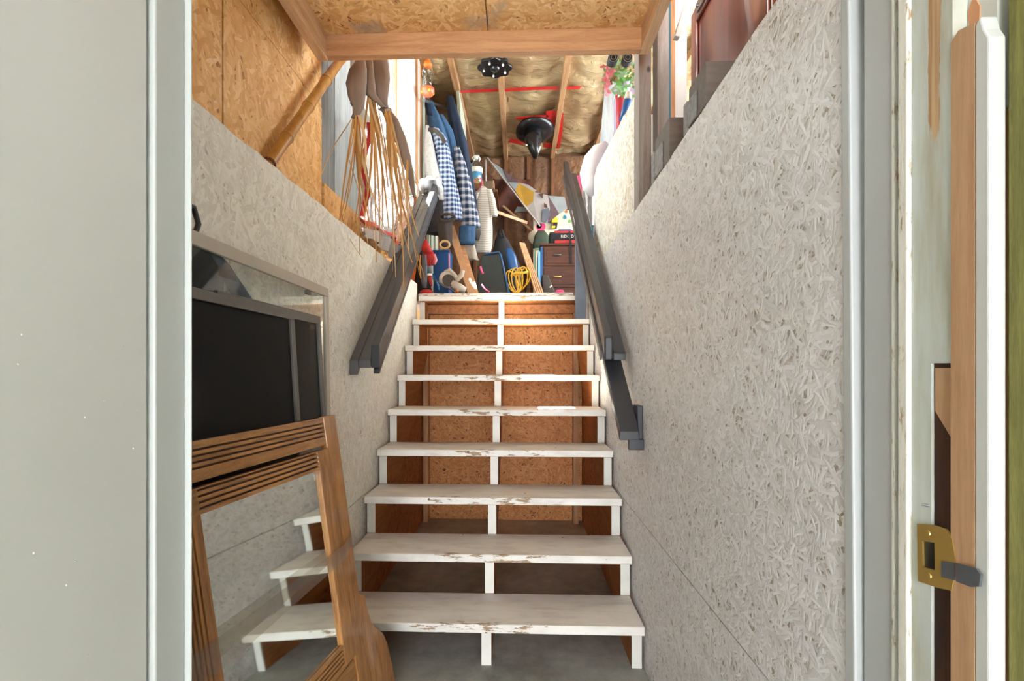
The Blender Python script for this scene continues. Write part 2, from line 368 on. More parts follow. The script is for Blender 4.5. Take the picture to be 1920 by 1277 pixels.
def plaid(name, c0, c1, c2, sc_=1):
    m, t, b, o = base(name)
    def band(ax, s, th, off=0):
        sp = t.new('ShaderNodeSeparateXYZ'); t.link(o, sp.inputs[0])
        v = t.math('FRACT', t.math('ADD', t.math('MULTIPLY', sp.outputs[ax], s*sc_), off)); return t.math('LESS_THAN', v, th)
    ax = t.new('ShaderNodeSeparateXYZ'); t.link(o, ax.inputs[0])
    h = t.math('ADD', ax.outputs[0], ax.outputs[1])
    hb = t.math('LESS_THAN', t.math('FRACT', t.math('MULTIPLY', h, 15*sc_)), .5); vb = band(2, 13, .5); vl = band(2, 13, .08, .25)
    f = t.math('MULTIPLY', t.math('ADD', hb, vb), .5)
    col = t.ramp(f, [(.2, c0), (.5, c1), (.9, c2)], 'CONSTANT'); col = t.mixc(vl, col, S(196,190,176))
    t.link(col, b.inputs['Base Color']); b.inputs['Roughness'].default_value = .9
    t.link(t.bump(t.noise(o, 60, 3), .4, .004), b.inputs['Normal']); MATS[name] = m
plaid('plaid_blue', S(178,190,210), S(104,128,166), S(38,54,88), 1.9); plaid('plaid_slate', S(168,174,186), S(92,106,130), S(34,44,66), 1.25)
def striped():
    m, t, b, o = base('striped_shirt'); sp = t.new('ShaderNodeSeparateXYZ'); t.link(o, sp.inputs[0])
    v = t.math('LESS_THAN', t.math('FRACT', t.math('MULTIPLY', sp.outputs[2], 58)), .35)
    t.link(t.mixc(v, S(204,198,184), S(158,156,152)), b.inputs['Base Color']); b.inputs['Roughness'].default_value = .9; MATS['striped_shirt'] = m
striped()
def dotted():
    m, t, b, o = base('dotted_curtain'); vo = t.new('ShaderNodeTexVoronoi'); vo.inputs['Scale'].default_value = 30; t.link(o, vo.inputs['Vector'])
    t.link(t.mixc(t.ramp(vo.outputs['Distance'], [(.12, 0.0), (.2, 1.0)]), S(150,110,110), S(236,234,230)), b.inputs['Base Color']); MATS['dotted_curtain'] = m
dotted()
# ---------------------------------------------------------------- the setting
RUN, RISE, D1, TT = .235, .2019, 2.115, .037
XL, XR = -.80, .525
LZ = 1.842                                   # upper floor
CZ = H+2.72                                  # room ceiling
YB = 6.65                                    # back wall
def jag(y0, y1, z, amp, n, seed=1, drop=0):
    r = random.Random(seed); return [(y0+(y1-y0)*i/n, z-drop*i/n+r.uniform(-amp, amp)) for i in range(n+1)]
struct('floor', MB().box(-2.2, 2.2, -3.3, 4.4, -.06, 0), 'concrete', 'grey concrete floor at the foot of the stairs')
struct('floor_upper', MB().box(-.96, .54, 4.06, YB+.1, 1.79, LZ).box(.545, 2.75, .3, YB+.1, 1.79, LZ), 'barn_board', 'upper floor above the stair top')
# left wall: core with the window opening, then the sheets on it
WY0, WY1, WZ0, WZ1 = 2.80, 4.19, 2.79, 3.75
core = MB()
core.box(-.99, -.93, .8, WY0, 0, CZ+.1).box(-.99, -.93, WY1, YB+.1, 0, CZ+.1).box(-.99, -.93, WY0, WY1, 0, WZ0).box(-.99, -.93, WY0, WY1, WZ1, CZ+.1)
core.box(-.93, -.816, .86, 4.0, 0, 1.90)
wl = struct('wall_left', core, 'stringer_raw', 'left wall of the stairwell with painted and bare strand board')
part(wl, 'painted_panel', MB().box(-.816, XL, .86, 4.02, 0, .597), 'paint_osb_l')
part(wl, 'painted_panel', MB().prism([(.86, .602), (4.02, .602)]+jag(.86, 4.02, 1.917, .004, 46)[::-1], 'x', -.816, XL), 'paint_osb_l')
part(wl, 'bare_panel', MB().box(-.906, -.89, .86, 1.512, 1.90, 2.64), 'osb_raw')
part(wl, 'bare_panel', MB().box(-.906, -.888, 1.517, 2.288, 1.90, H+1.170), 'osb_raw')
part(wl, 'bare_panel', MB().box(-.906, -.89, 1.517, 2.288, H+1.175, 2.64), 'osb_raw')
part(wl, 'weathered_panel', MB().box(-.92, -.895, 2.292, 2.46, 2.02, 3.9), 'weathered_dark')
part(wl, 'weathered_panel', MB().box(-.92, -.892, 2.464, 2.69, 2.02, 3.9), 'weathered')
part(wl, 'weathered_panel', MB().box(-.92, -.895, 2.70, 3.62, 2.105, 2.66), 'weathered')
part(wl, 'bare_panel', MB().box(-.91, -.884, 2.31, 3.62, 1.90, 2.10), 'osb_raw')
for k in range(6):
    y0 = 4.74+k*.135
    part(wl, 'board', MB().box(-.925, -.89+.012*(k % 2), y0, y0+.125, 1.85, 3.95), ['sage_board', 'barn_board', 'sage_board'][k % 3], bevel=.003)
for k in range(7):
    y0 = 5.56+k*.155
    part(wl, 'board', MB().box(-.925, -.89+.01*(k % 2), y0, y0+.15, 1.85, 3.95), ['stud_dark', 'barn_board'][k % 2], bevel=.003)
# window in the left wall
win = struct('window_1', MB().box(-.94, -.865, WY0-.09, WY0, WZ0-.1, WZ1+.1).box(-.94, -.865, WY1, WY1+.09, WZ0-.1, WZ1+.1).box(-.94, -.865, WY0, WY1, WZ1, WZ1+.1).box(-.94, -.85, WY0-.09, WY1+.09, WZ0-.10, WZ0), 'paint_trim', 'sunlit window in the left wall at the stair top', bevel=.004)
MU = 3.975
part(win, 'mullion', MB().box(-.98, -.87, MU-.03, MU+.03, WZ0, WZ1), 'paint_trim', bevel=.004)
for a, b_ in ((WY0, MU-.03), (MU+.03, WY1)):
    sh_ = part(win, 'sash', MB().box(-.975, -.945, a, a+.03, WZ0, WZ1).box(-.975, -.945, b_-.03, b_, WZ0, WZ1).box(-.975, -.945, a+.03, b_-.03, WZ1-.03, WZ1).box(-.975, -.945, a+.03, b_-.03, WZ0, WZ0+.03), 'lumber_z')
    part(sh_, 'pane', MB().box(-.961, -.959, a+.03, b_-.03, WZ0+.03, WZ1-.03), 'pane')
for a, m_ in ((WY1+.095, 'lumber_z'), (WY1+.165, 'paint_trim'), (WY1+.235, 'lumber_z')):
    part(win, 'casing', MB().box(-.90, -.855, a, a+.06, WZ0-.9, 3.9), m_, bevel=.004)
struct('sun_block_eave', MB().box(-1.28, -.99, 1.5, YB+.1, 3.95, 4.1), 'lumber_y', 'unseen eave added outside the left window to trim the sunbeam')  # unseen eave, added and sized to cut off the top of the sunbeam
# right wall
RZ = [(.84, 2.018), (1.05, 2.010), (2.28, 1.972), (3.3, 1.958), (4.25, 1.95)]
rtop = []
rr = random.Random(4)
for (a, za), (b_, zb) in zip(RZ, RZ[1:]):
    n = max(2, int((b_-a)/.05)); rtop += [(a+(b_-a)*i/n, za+(zb-za)*i/n+rr.uniform(-.003, .003)) for i in range(n)]
rtop.append(RZ[-1])
wr = struct('wall_right', MB().box(.542, .56, .84, 4.25, 0, 1.90), 'stringer_raw', 'right wall of the stairwell in painted strand board')
part(wr, 'painted_panel', MB().box(XR, .542, .84, 4.25, 0, .598), 'paint_osb_r')
part(wr, 'painted_panel', MB().prism([(.84, .602), (4.25, .602)]+rtop[::-1], 'x', XR, .542), 'paint_osb_r')
part(wr, 'painted_panel', MB().prism([(2.385, 1.965), (3.64, 1.96), (3.64, 2.60), (3.5, 2.62), (2.385, 2.50)], 'x', .528, .543), 'paint_osb_worn')
# room shell upstairs
wb = struct('wall_back', MB().box(-.99, 2.75, YB+.02, YB+.1, 0, CZ+.1), 'kraft', 'far wall upstairs in brown insulation paper')
def krf(u, v, x0, x1):
    z = LZ+(CZ-LZ)*v; return (x0+(x1-x0)*u, YB+.004-.02*math.sin(math.pi*u)+.022*noise.noise(Vector((u*3+x0*5, v*3.5, x0))), z)
for a, b_ in ((-.93, -.585), (-.545, -.19), (-.15, .10), (.14, .41), (.45, 1.02)):
    part(wb, 'paper_panel', MB().grid(lambda u, v: krf(u, v, a, b_), 14, 26), 'kraft', smooth=True)
for x in (-.565, -.17, .12, .43, 1.04): part(wb, 'stud', MB().box(x-.02, x+.02, YB-.045, YB+.02, LZ, CZ), 'stud_dark', bevel=.003)
RW0, RW1 = 2.2, 6.3
struct('wall_right_upper', MB().box(2.7, 2.76, .3, RW0, 0, CZ+.1).box(2.7, 2.76, RW1, YB+.1, 0, CZ+.1).box(2.7, 2.76, RW0, RW1, 0, 2.5).box(2.7, 2.76, RW0, RW1, 3.9, CZ+.1), 'paint_trim', 'outer wall of the upper room on the right')
struct('wall_front_upper', MB().box(.56, 2.76, .24, .3, 1.79, CZ+.1).box(-.99, .56, 2.135, 2.165, 2.64, CZ+.1), 'lumber_x', 'upper wall over the stair foot')
cl = struct('ceiling', MB().box(-.99, 2.76, .24, YB+.1, CZ+.06, CZ+.12), 'kraft', 'insulated ceiling of the upper room')
rc = random.Random(11)
def film(u, v, x0, x1, ph):
    y = 2.2+(YB-2.2)*v; x = x0+(x1-x0)*u
    sag = .045*math.sin(math.pi*u)*(.5+.5*abs(math.sin(v*math.pi*5)))
    n1 = noise.noise(Vector((x*2.3+ph, y*1.6, ph))); q = Vector((x*3.0+.9*n1, y*5.5+1.5*n1, ph*1.7))
    wr_ = .040*n1+.045*(.5-abs(noise.noise(q)))+.016*(.5-abs(noise.noise(q*2.7)))
    return (x, y, CZ+.030-sag+wr_*min(1, 4*math.sin(math.pi*u)))
JX = (-.60, -.17, .427, .944, 1.5, 2.1)
for a, b_, ph in zip((-.93,)+JX, JX+(2.7,), range(7)):
    part(cl, 'film_panel', MB().grid(lambda u, v: film(u, v, a, b_, ph), 26, 90), 'vapour_film', smooth=True)
for x in JX: part(cl, 'joist', MB().box(x-.027, x+.027, 2.17, YB, CZ-.035, CZ+.06), 'stud_x', bevel=.003)
# red sheathing tape on the ceiling seams
def cpt(px, py, dz=-.012): 
    d = raydir(px, py); return d*((CZ+dz-H)/d.z)+Vector((0, 0, H))
def tape(pts, w):
    mb = MB(); P = [cpt(*p) for p in pts]
    for a, b_ in zip(P, P[1:]): mb.beam(a, b_, w, .003, (b_-a).cross(Vector((0,0,1))))
    part(cl, 'red_tape', mb, 'red_tape')
tape([(863, 172), (928, 169), (940, 168)], .05); tape([(946, 169), (1000, 166), (1048, 165)], .05); tape([(1058, 165), (1095, 164)], .045)
tape([(968, 222), (1010, 219), (1028, 217)], .05); tape([(1024, 215), (1046, 214)], .16); tape([(1027, 222), (1036, 236)], .13); tape([(1050, 212), (1049, 245), (1044, 278)], .07); tape([(955, 263), (985, 268)], .10); tape([(1020, 272), (1045, 274)], .12)
# stairwell soffit
so = struct('ceiling_soffit', MB().box(-.91, .55, .86, 2.135, H+1.392, H+1.42), 'osb_ceiling', 'strand board soffit over the stair foot')
part(so, 'bare_panel', MB().box(-.91, -.128, .86, 2.13, H+1.374, H+1.392), 'osb_ceiling'); part(so, 'bare_panel', MB().box(-.122, .55, .86, 2.13, H+1.374, H+1.392), 'osb_ceiling')
part(so, 'header_beam', MB().box(-.80, .498, 2.09, 2.128, H+1.284, H+1.374), ['beam_front'], bevel=.003)
part(so, 'side_plate', MB().box(-.832, -.79, .86, 2.105, H+1.27, H+1.374), 'lumber_y', bevel=.003)
part(so, 'side_plate', MB().box(.492, .532, .86, 2.13, H+1.284, H+1.374), 'lumber_y', bevel=.003)
# posts on the right wall edge
struct('trim_1', MB().box(.528, .583, 2.29, 2.38, 1.955, CZ-.04), 'grey_post', 'vertical wooden post under the right end of the header beam', bevel=.003)
struct('trim_2', MB().box(.600, .647, 2.244, 2.335, LZ+.001, CZ-.04), 'grey_post', 'second vertical post right of the header beam', bevel=.003)
# doorway wall around the camera side
struct('wall_front', MB().box(-1.1, -.565, .80, .855, 0, 2.7).box(-.565, .56, .80, .855, 2.50, 2.7).box(.56, 2.2, .24, .30, 1.6, 2.6), 'paint_trim', 'wall around the doorway')
# the lower room the photograph is taken from, open to daylight through a wide doorway behind
BW, BH = 1.0, 2.15
struct('wall_rear', MB().box(-2.2, -BW, -3.3, -3.2, 0, 2.5).box(BW, 2.2, -3.3, -3.2, 0, 2.5).box(-BW, BW, -3.3, -3.2, BH, 2.5), 'paint_trim', 'rear wall of the lower room with a wide doorway')
struct('wall_room_left', MB().box(-2.3, -2.2, -3.3, .86, 0, 2.5), 'paint_trim', 'left wall of the lower room')
struct('wall_room_right', MB().box(2.2, 2.3, -3.3, .86, 0, 2.5), 'paint_trim', 'right wall of the lower room')
struct('ceiling_room', MB().box(-2.3, 2.3, -3.3, .80, 2.5, 2.56), 'paint_trim', 'ceiling of the lower room')
struct('wall_room_front', MB().box(-2.2, -1.1, .80, .855, 0, 2.56).box(.585, 2.2, .80, .838, 0, 1.79), 'paint_trim', 'front wall of the lower room')
# ---------------------------------------------------------------- doorway, left
dr = struct('door_1', MB().box(-.60, -.556, -.12, .752, .01, 2.04), 'paint_door', 'open white painted door at the left edge', bevel=.004)
drips = MB(); rd = random.Random(3)
for _ in range(26):
    y, z = rd.uniform(.5, .74), rd.uniform(.2, 1.3); r = rd.uniform(.0008, .0018)
    drips.lathe([(r, 0), (r*.8, r*.5), (0, r*.8)], (-.556, y, z), 8, (1, 0, 0))
o = part(dr, 'paint_drips', drips, 'paint_door', smooth=True); o['kind'] = 'stuff'
struct('trim_3', MB().box(-.60, -.549, .758, atx(346, 690, -.549).y, 0, 2.08), 'paint_jamb_l', 'pale painted door jamb beside the open door', bevel=.003)
struct('trim_4', MB().box(-.60, -.539, atx(346, 690, -.549).y+.001, atx(361, 690, -.539).y, 0, 2.08), 'paint_jamb_l', 'narrow stop bead on the left jamb', bevel=.003)
# ---------------------------------------------------------------- doorway, right: jamb, stops and trims nearest the camera
def jx(px, py, X=.528): p = atx(px, py, X); return (p.y, p.z)
def rx(px, X=.53): return atx(px, 690, X).y
jb = struct('trim_5', MB().prism([(.806, 0), (.832, 0), (.855, 2.05), (.835, 2.05)], 'x', .52, .56), 'paint_jamb', 'pale strip where the strand board meets the right jamb', bevel=.003)
struct('trim_6', MB().box(.53, .58, rx(1675), .812, 0, 2.05), 'paint_jamb', 'smooth grey door jamb on the right', bevel=.003)
struct('trim_7', MB().box(.527, .58, rx(1680), rx(1676), 0, 2.05), 'chipped_edge', 'thin pale weather strip on the right jamb')
struct('trim_8', MB().box(.533, .58, rx(1690), rx(1681), 0, 2.05), 'dark_cuff', 'dark groove of the weather strip')
struct('trim_9', MB().box(.524, .58, rx(1709), rx(1691), 0, 2.05), 'chipped_edge', 'white chipped stop of the right jamb', bevel=.002)
sl0, sl1 = rx(1786), rx(1746)
wj = struct('trim_10', MB().box(.53, .58, sl0, rx(1709)-.001, H+.006, 2.05).box(.53, .58, sl1, rx(1709)-.001, 0, H+.006), 'worn_jamb', 'pale jamb face with paint rubbed off')
part(wj, 'mortise', MB().box(.5335, .58, sl0, sl1-.0005, 0, H+.006), 'dark_slot')
part(wj, 'mortise_block', MB().prism([(sl1-.003, H+.0), (sl0, H+.0), (sl0, H-.06), (sl0+.006, H-.085), (sl1-.003, H-.055)], 'x', .5325, .5334), 'bare_pine')
y5 = rx(1832)
cs = struct('trim_11', MB().prism([(sl0-.001, 0), (sl0-.001, H+.397), (sl0-.012, H+.405), (y5, H+.400), (y5, 0)], 'x', .527, .58), 'bare_pine', 'stripped brown trim board on the right jamb')
y6 = atx(1887, 690, .546).y
part(cs, 'white_face', MB().prism([(y5-.0005, 0), (y5-.0005, H+.397), (y5-.008, H+.402), (y6+.006, H+.384), (y6, H+.372), (y6, 0)], 'x', .527, .546), 'paint_door', bevel=.002)
struct('trim_12', MB().box(.548, .62, y5-.005, sl0, H+.30, 2.05), 'paint_trim', 'white board end above the stripped trim')
part(cs, 'torn_paint', MB().prism([jx(*p, .547) for p in ((1826, -8), (1838, 12), (1836, 50), (1828, 67), (1818, 54), (1815, 22))], 'x', .5465, .5479), 'torn')
struct('trim_13', MB().box(.5465, .64, .36, y6-.001, 0, 2.05), 'green_treated', 'green pressure treated post at the right edge', bevel=.002)
# brass strike plate
sp = thing('strike_plate', 'brass strike plate screwed to the worn right door jamb', 'strike plate', (.528, .66, H-.25))
out = [jx(1722,982), jx(1750,984), jx(1775,992), jx(1788,1012), jx(1794,1045), jx(1793,1080), jx(1786,1108), jx(1760,1102), jx(1724,1090)]
hole = [jx(1732,1014), jx(1755,1018), jx(1756,1070), jx(1733,1063)]
pl = MB()
q = [jx(1732,1014), jx(1755,1018), jx(1756,1070), jx(1733,1063)]
pl.prism([out[0], out[1], q[1], q[0]], 'x', .526, .5295).prism([out[1], out[2], out[3], out[4], q[1]], 'x', .526, .5295).prism([q[1], out[4], out[5], q[2]], 'x', .526, .5295).prism([q[2], out[5], out[6], out[7]], 'x', .526, .5295).prism([q[3], q[2], out[7], out[8]], 'x', .526, .5295).prism([out[0], q[0], q[3], out[8]], 'x', .526, .5295)
part(sp, 'plate', pl, 'brass')
part(sp, 'latch_hole', MB().prism(q, 'x', .5285, .5292), 'black_plastic')
part(sp, 'tongue', MB().prism([jx(1770,1052), jx(1795,1056), jx(1795,1088), jx(1770,1082)], 'x', .5245, .526), 'steel')
part(sp, 'tongue', MB().prism([jx(1795,1056,.5235), jx(1832,1066,.5235), jx(1841,1078,.5235), jx(1838,1100,.5235), jx(1822,1101,.5235), jx(1795,1090,.5235)], 'x', .522, .525), 'steel')
for a in ((1744, 1000), (1746, 1080), (1830, 1095), (1831, 1072)):
    y, z = jx(*a); o = part(sp, 'screw', MB().lathe([(.0035, 0), (.0030, .0012), (.0012, .0008), (0, .0002)], (.526, y, z), 10, (-1, 0, 0)), 'brass')
tag(mk('nail', MB().tube([(.524, rx(1737), H-.178), (.556, rx(1760), H-.180)], .0012, 6), 'steel'), 'bent steel nail sticking out above the strike plate', 'nail')
# ---------------------------------------------------------------- staircase
st = thing('staircase', 'white painted open riser staircase with worn treads', 'staircase', (-.14, D1, 0))
def strprof():
    p = [(D1+.063, 0)]
    for i in range(1, 10):
        y = D1+(i-1)*RUN+.063; p += [(y, i*RISE-TT-.0005)]
        if i < 9: p += [(y+RUN, i*RISE-TT-.0005)]
    ye = D1+8*RUN+.063
    return p+[(ye+.12, 9*RISE-TT-.0005), (ye+.12, 9*RISE-.45), (D1+.063+.30, 0)]
for x0 in (-.786, -.158, .473):
    s_ = part(st, 'stringer', MB().prism(strprof(), 'x', x0, x0+.040), 'stringer_raw')
    for i in range(1, 10):
        y = D1+(i-1)*RUN+.063
        part(s_, 'painted_edge', MB().box(x0-.001, x0+.041, y-.004, y, (i-1)*RISE+.001 if i > 1 else 0, i*RISE-TT-.001), 'paint_white')
for i in range(1, 10):
    y = D1+(i-1)*RUN; z = i*RISE; xr = .513 if i < 9 else .513
    mb = MB().box(-.785, xr, y, y+.296, z-TT, z)
    mb.m[0] = 1
    o = mk('tread', mb, ['tread_paint', 'stringer_raw'], loc=(-.136, y, z), bevel=.004)
    o.parent = st; o.location = Vector((-.136, y, z))-st.location
part(st, 'landing_edge', MB().box(-.785, .42, D1+8*RUN+.004, 4.06, 9*RISE+.0005, LZ), 'floor_edge')
# enclosure under the stairs
ub = struct('wall_under', MB().box(-.80, .53, 4.28, 4.30, 0, 1.78), 'osb_under', 'bare strand board wall behind the open risers')
part(ub, 'bare_panel', MB().box(-.797, -.132, 4.262, 4.28, .03, 1.77), 'osb_under'); part(ub, 'bare_panel', MB().box(-.128, .523, 4.262, 4.28, .0, 1.77), 'osb_under')
part(ub, 'blocking', MB().box(-.797, .523, 4.20, 4.26, 1.70, 1.775), 'stringer_raw')
for xx, nm in ((XL+.002, wl), (XR-.008, wr)):
    part(nm, 'side_panel', MB().prism([(D1+.09, 0), (4.26, 0), (4.26, 1.75), (4.235, 1.75)], 'x', xx, xx+.006), 'osb_side')
for x in (-.76, .46): part(ub, 'stud', MB().box(x-.02, x+.02, 4.17, 4.26, 0, 1.70), 'lumber_z')
# ---------------------------------------------------------------- handrails
lr = thing('handrail', 'dark painted left handrail climbing the painted wall', 'handrail', (-.72, 2.40, H), 'stair handrails')
SL = .80
part(lr, 'top_board', MB().box(-.697, -.655, 2.40, 4.19, H-.001, H+.107, SL), 'rail_black', bevel=.004)
part(lr, 'flat_board', MB().box(-.757, -.698, 2.40, 4.17, H-.001, H+.036, SL), 'rail_wall_grey', bevel=.004)
part(lr, 'wall_ledger', MB().box(-.799, -.758, 2.40, 4.15, H-.034, H+.036, SL), 'rail_wall_grey', bevel=.004)
part(lr, 'lower_lip', MB().box(-.690, -.66, 2.42, 4.15, H-.028, H-.002, SL), 'rail_black', bevel=.003)
r1 = thing('handrail', 'dark painted right handrail, upper of the two, reaching the stair top', 'handrail', (.45, 2.44, H), 'stair handrails')
SR = .78
part(r1, 'top_board', MB().box(.402, .443, 2.44, 4.62, H+.034, H+.149, SR), 'rail_black', bevel=.008)
part(r1, 'flat_board', MB().box(.444, .503, 2.44, 4.55, H+.034, H+.070, SR), 'rail_black', bevel=.004)
part(r1, 'side_strip', MB().box(.390, .401, 2.50, 4.60, H+.036, H+.085, SR), 'rail_wall_grey', bevel=.003)
r2 = thing('handrail', 'short dark lower right handrail bracketed to the wall', 'handrail', (.46, 2.16, H-.3), 'stair handrails')
part(r2, 'flat_board', MB().box(.418, .502, 2.16, 3.86, H-.302, H-.264, SR), 'rail_black', bevel=.004)
part(r2, 'bracket', MB().box(.503, .5245, 2.20, 2.29, H-.32, H-.16), 'rail_black', bevel=.003)
part(r2, 'bracket', MB().box(.46, .524, 2.175, 2.20, H-.345, H-.30), 'rail_black', bevel=.003)
part(r2, 'bracket', MB().box(.503, .5245, 3.1, 3.19, H+.37, H+.49), 'rail_black', bevel=.003)
np_ = thing('newel_post', 'blue grey post standing on the top treads under the right handrail', 'post', (.465, 3.92, 8*RISE))
part(np_, 'post', MB().box(.424, .505, 3.885, 3.925, 8*RISE+.001, H+1.13), 'rail_blue', bevel=.004)
part(np_, 'backing_strip', MB().box(.440, .495, 3.926, 3.96, 8*RISE+.001, H+1.15), 'rail_black', bevel=.004)
# ================================================================ things
# ---------------------------------------------------------------- oak dresser mirror leaning at the stair foot
def MP(y, z, t=0):                             # a point of the leaning, slightly turned mirror plane; t = out of the plane
    y = y+.045*(1.1-z); return Vector((-.58+.14*(y-1.7)-.11*(z-1.1)+t, y-.14*t, z+.11*t))
mr = thing('dresser_mirror', 'large oak framed dresser mirror leaning on the left wall at the stair foot', 'mirror', (-.5, 1.36, 0))
def lean(poly, t0, t1):
    """prism of a (y,z) outline with its thickness across the leaning plane"""
    mb = MB(); n = len(poly)
    vs = [MP(y, z, t) for t in (t0, t1) for y, z in poly]
    return mb.add(vs, [tuple(range(n))[::-1], tuple(range(n, 2*n))]+[(i, (i+1) % n, (i+1) % n+n, i+n) for i in range(n)])
def rect(a, b, c, d): return [(a, c), (b, c), (b, d), (a, d)]
flare = [(1.563, .02), (1.815, .02), (1.818, .10), (1.808, .19), (1.792, .27), (1.772, .315), (1.762, .330), (1.752, .336), (1.744, .350), (1.726, .362), (1.698, .395), (1.682, .44), (1.676, .49), (1.668, .505), (1.640, .52), (1.636, 1.108), (1.563, 1.108)]
part(mr, 'side_post', lean(flare, -.022, 0), 'oak_z', bevel=.003)
part(mr, 'side_post', lean(rect(.878, .925, .02, 1.108), -.022, 0), 'oak_z', bevel=.003)
def fluted(nm, y0, y1, z0, z1, g0, n, back, top, vert=False):
    # rail with n grooves cut between raised beads
    R_ = (lambda a, b, c, d: rect(c, d, a, b)) if vert else rect
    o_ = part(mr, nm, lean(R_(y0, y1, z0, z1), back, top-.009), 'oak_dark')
    edges = [z0]+[g0+i*.0125 for i in range(n)]+[z1]
    for i, (a, b) in enumerate(zip(edges, edges[1:])): part(o_, 'bead', lean(R_(y0, y1, a+(.0024 if i else 0), b-(.0024 if i < n else 0)), top-.0091, top), 'oak_z' if vert else 'oak_y', bevel=.001)
    return o_
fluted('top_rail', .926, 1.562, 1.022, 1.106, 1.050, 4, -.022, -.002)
part(mr, 'bottom_board', lean(rect(.926, 1.562, .02, .345), -.022, -.004), 'oak_y', bevel=.003)
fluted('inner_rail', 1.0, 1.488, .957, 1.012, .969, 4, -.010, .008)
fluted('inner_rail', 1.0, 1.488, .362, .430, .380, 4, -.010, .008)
part(mr, 'inner_stile', lean(rect(1.489, 1.557, .362, 1.012), -.010, .008), 'oak_z', bevel=.004)
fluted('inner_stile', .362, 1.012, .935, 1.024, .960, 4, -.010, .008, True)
part(mr, 'mirror_glass', lean(rect(1.01, 1.496, .415, .968), -.006, -.002), 'mirror')
# strip of clear packing tape across the frame
tp = MB()
tp.add([MP(1.655, .700, .004), MP(1.655, .728, .004), MP(1.555, .712, .016), MP(1.555, .668, .016)], [(0, 1, 2, 3)])
tp.add([MP(1.555, .668, .016), MP(1.555, .712, .016), MP(1.02, .705, .016), MP(1.02, .640, .016)], [(0, 1, 2, 3)])
tp.add([MP(1.02, .640, .016), MP(1.02, .705, .016), MP(.93, .71, .016), MP(.93, .64, .016)], [(0, 1, 2, 3)])
part(mr, 'packing_tape', tp, 'clear_tape', solid=.0006)
# ---------------------------------------------------------------- storm window and insect screens behind the mirror
def leanx(x0, k, zt):                          # leaning plane: x at top edge, slope, top height
    return lambda y, z, yy=(0, 0): x0+k*(zt-z)
def frame(th, pl, y0, y1, z0, z1, w, t, mat, tw=None, bev=.002):
    def seg(a, b, c, d):
        P = [(a, c), (b, c), (b, d), (a, d)]; vs = [(pl(y, z)+o, y, z) for o in (0, t) for y, z in P]
        return MB().add(vs, [(3,2,1,0),(4,5,6,7)]+[(i,(i+1)%4,(i+1)%4+4,i+4) for i in range(4)])
    part(th, 'frame_rail', seg(y0, y1, z1-(tw or w), z1), mat, bevel=bev); part(th, 'frame_rail', seg(y0, y1, z0, z0+w), mat, bevel=bev)
    part(th, 'frame_stile', seg(y0, y0+w, z0+w, z1-(tw or w)), mat, bevel=bev); part(th, 'frame_stile', seg(y1-w, y1, z0+w, z1-(tw or w)), mat, bevel=bev)
    return lambda off: MB().add([(pl(y, z)+off, y, z) for y, z in [(y0+w*.8, z0+w*.8), (y1-w*.8, z0+w*.8), (y1-w*.8, z1-w*.8), (y0+w*.8, z1-w*.8)]], [(0, 1, 2, 3)])
swp = lambda y, z: -.776+.018*(2.0-y)+.015*(1.56-z)
sw = thing('storm_window', 'large aluminium framed storm window leaning on the left wall', 'window', (-.70, 1.5, 0))
g = frame(sw, swp, .98, 2.04, .02, H+.318, .034, .014, 'alu')
part(sw, 'glass_pane', g(.007), 'pane')
part(sw, 'latch', MB().box(swp(1.84, 1.53)+.012, swp(1.84, 1.53)+.022, 1.80, 1.835, 1.522, 1.535), 'alu_dark')
p1 = lambda y, z: -.735+.06*(1.43-z)
s1 = thing('insect_screen', 'wider black insect screen propped before the storm window', 'screen', (-.64, 1.25, 0), 'black insect screens')
g = frame(s1, p1, .95, 1.630, .03, H+.180, .026, .014, 'alu_dark'); part(s1, 'mesh', g(.005), 'insect_mesh')
part(s1, 'middle_bar', MB().add([(p1(y, z)+o, y, z) for o in (.001, .010) for y, z in [(.975, .80), (1.605, .80), (1.605, .83), (.975, .83)]], [(3,2,1,0),(4,5,6,7),(0,1,5,4),(1,2,6,5),(2,3,7,6),(3,0,4,7)]), 'alu_dark')
p2 = lambda y, z: -.752+.055*(1.45-z)
s2 = thing('insect_screen', 'narrow black insect screen showing right of the wider one', 'screen', (-.66, 1.6, 0), 'black insect screens')
g = frame(s2, p2, 1.24, 1.895, .03, H+.192, .030, .012, 'alu_dark'); part(s2, 'mesh', g(.005), 'insect_mesh')
part(s2, 'middle_bar', MB().add([(p2(y, z)+o, y, z) for o in (.001, .010) for y, z in [(1.26, .95), (1.88, .95), (1.88, .98), (1.26, .98)]], [(3,2,1,0),(4,5,6,7),(0,1,5,4),(1,2,6,5),(2,3,7,6),(3,0,4,7)]), 'alu_dark')
# black bag with a hose, behind the storm window
vb = thing('black_bag', 'black rounded bag with loop handle and grey tubes behind the storm window', 'bag', (-.76, 1.12, 1.2))
c = Vector((-.777, 1.17, H+.20))
part(vb, 'body', MB().lathe([(0, -.20), (.10, -.18), (.15, -.08), (.155, .02), (.12, .09), (.06, .125), (0, .135)], c, 20, sx=.13, sy=1.0), 'black_cloth', smooth=True)
part(vb, 'loop_handle', MB().tube([(-.779, 1.13, H+.33), (-.779, 1.16, H+.385), (-.779, 1.205, H+.385), (-.779, 1.225, H+.35), (-.779, 1.205, H+.31), (-.779, 1.15, H+.285)], .007, 8), 'black_plastic', smooth=True)
part(vb, 'tube', MB().tube([(-.779, 1.24, H+.30), (-.779, 1.33, H+.26), (-.779, 1.44, H+.19), (-.779, 1.56, H+.10)], .0195, 12), 'hose_grey', smooth=True)
part(vb, 'tube', MB().tube([(-.781, 1.19, H+.24), (-.781, 1.28, H+.19), (-.781, 1.38, H+.13)], .0175, 12), 'hose_grey', smooth=True)
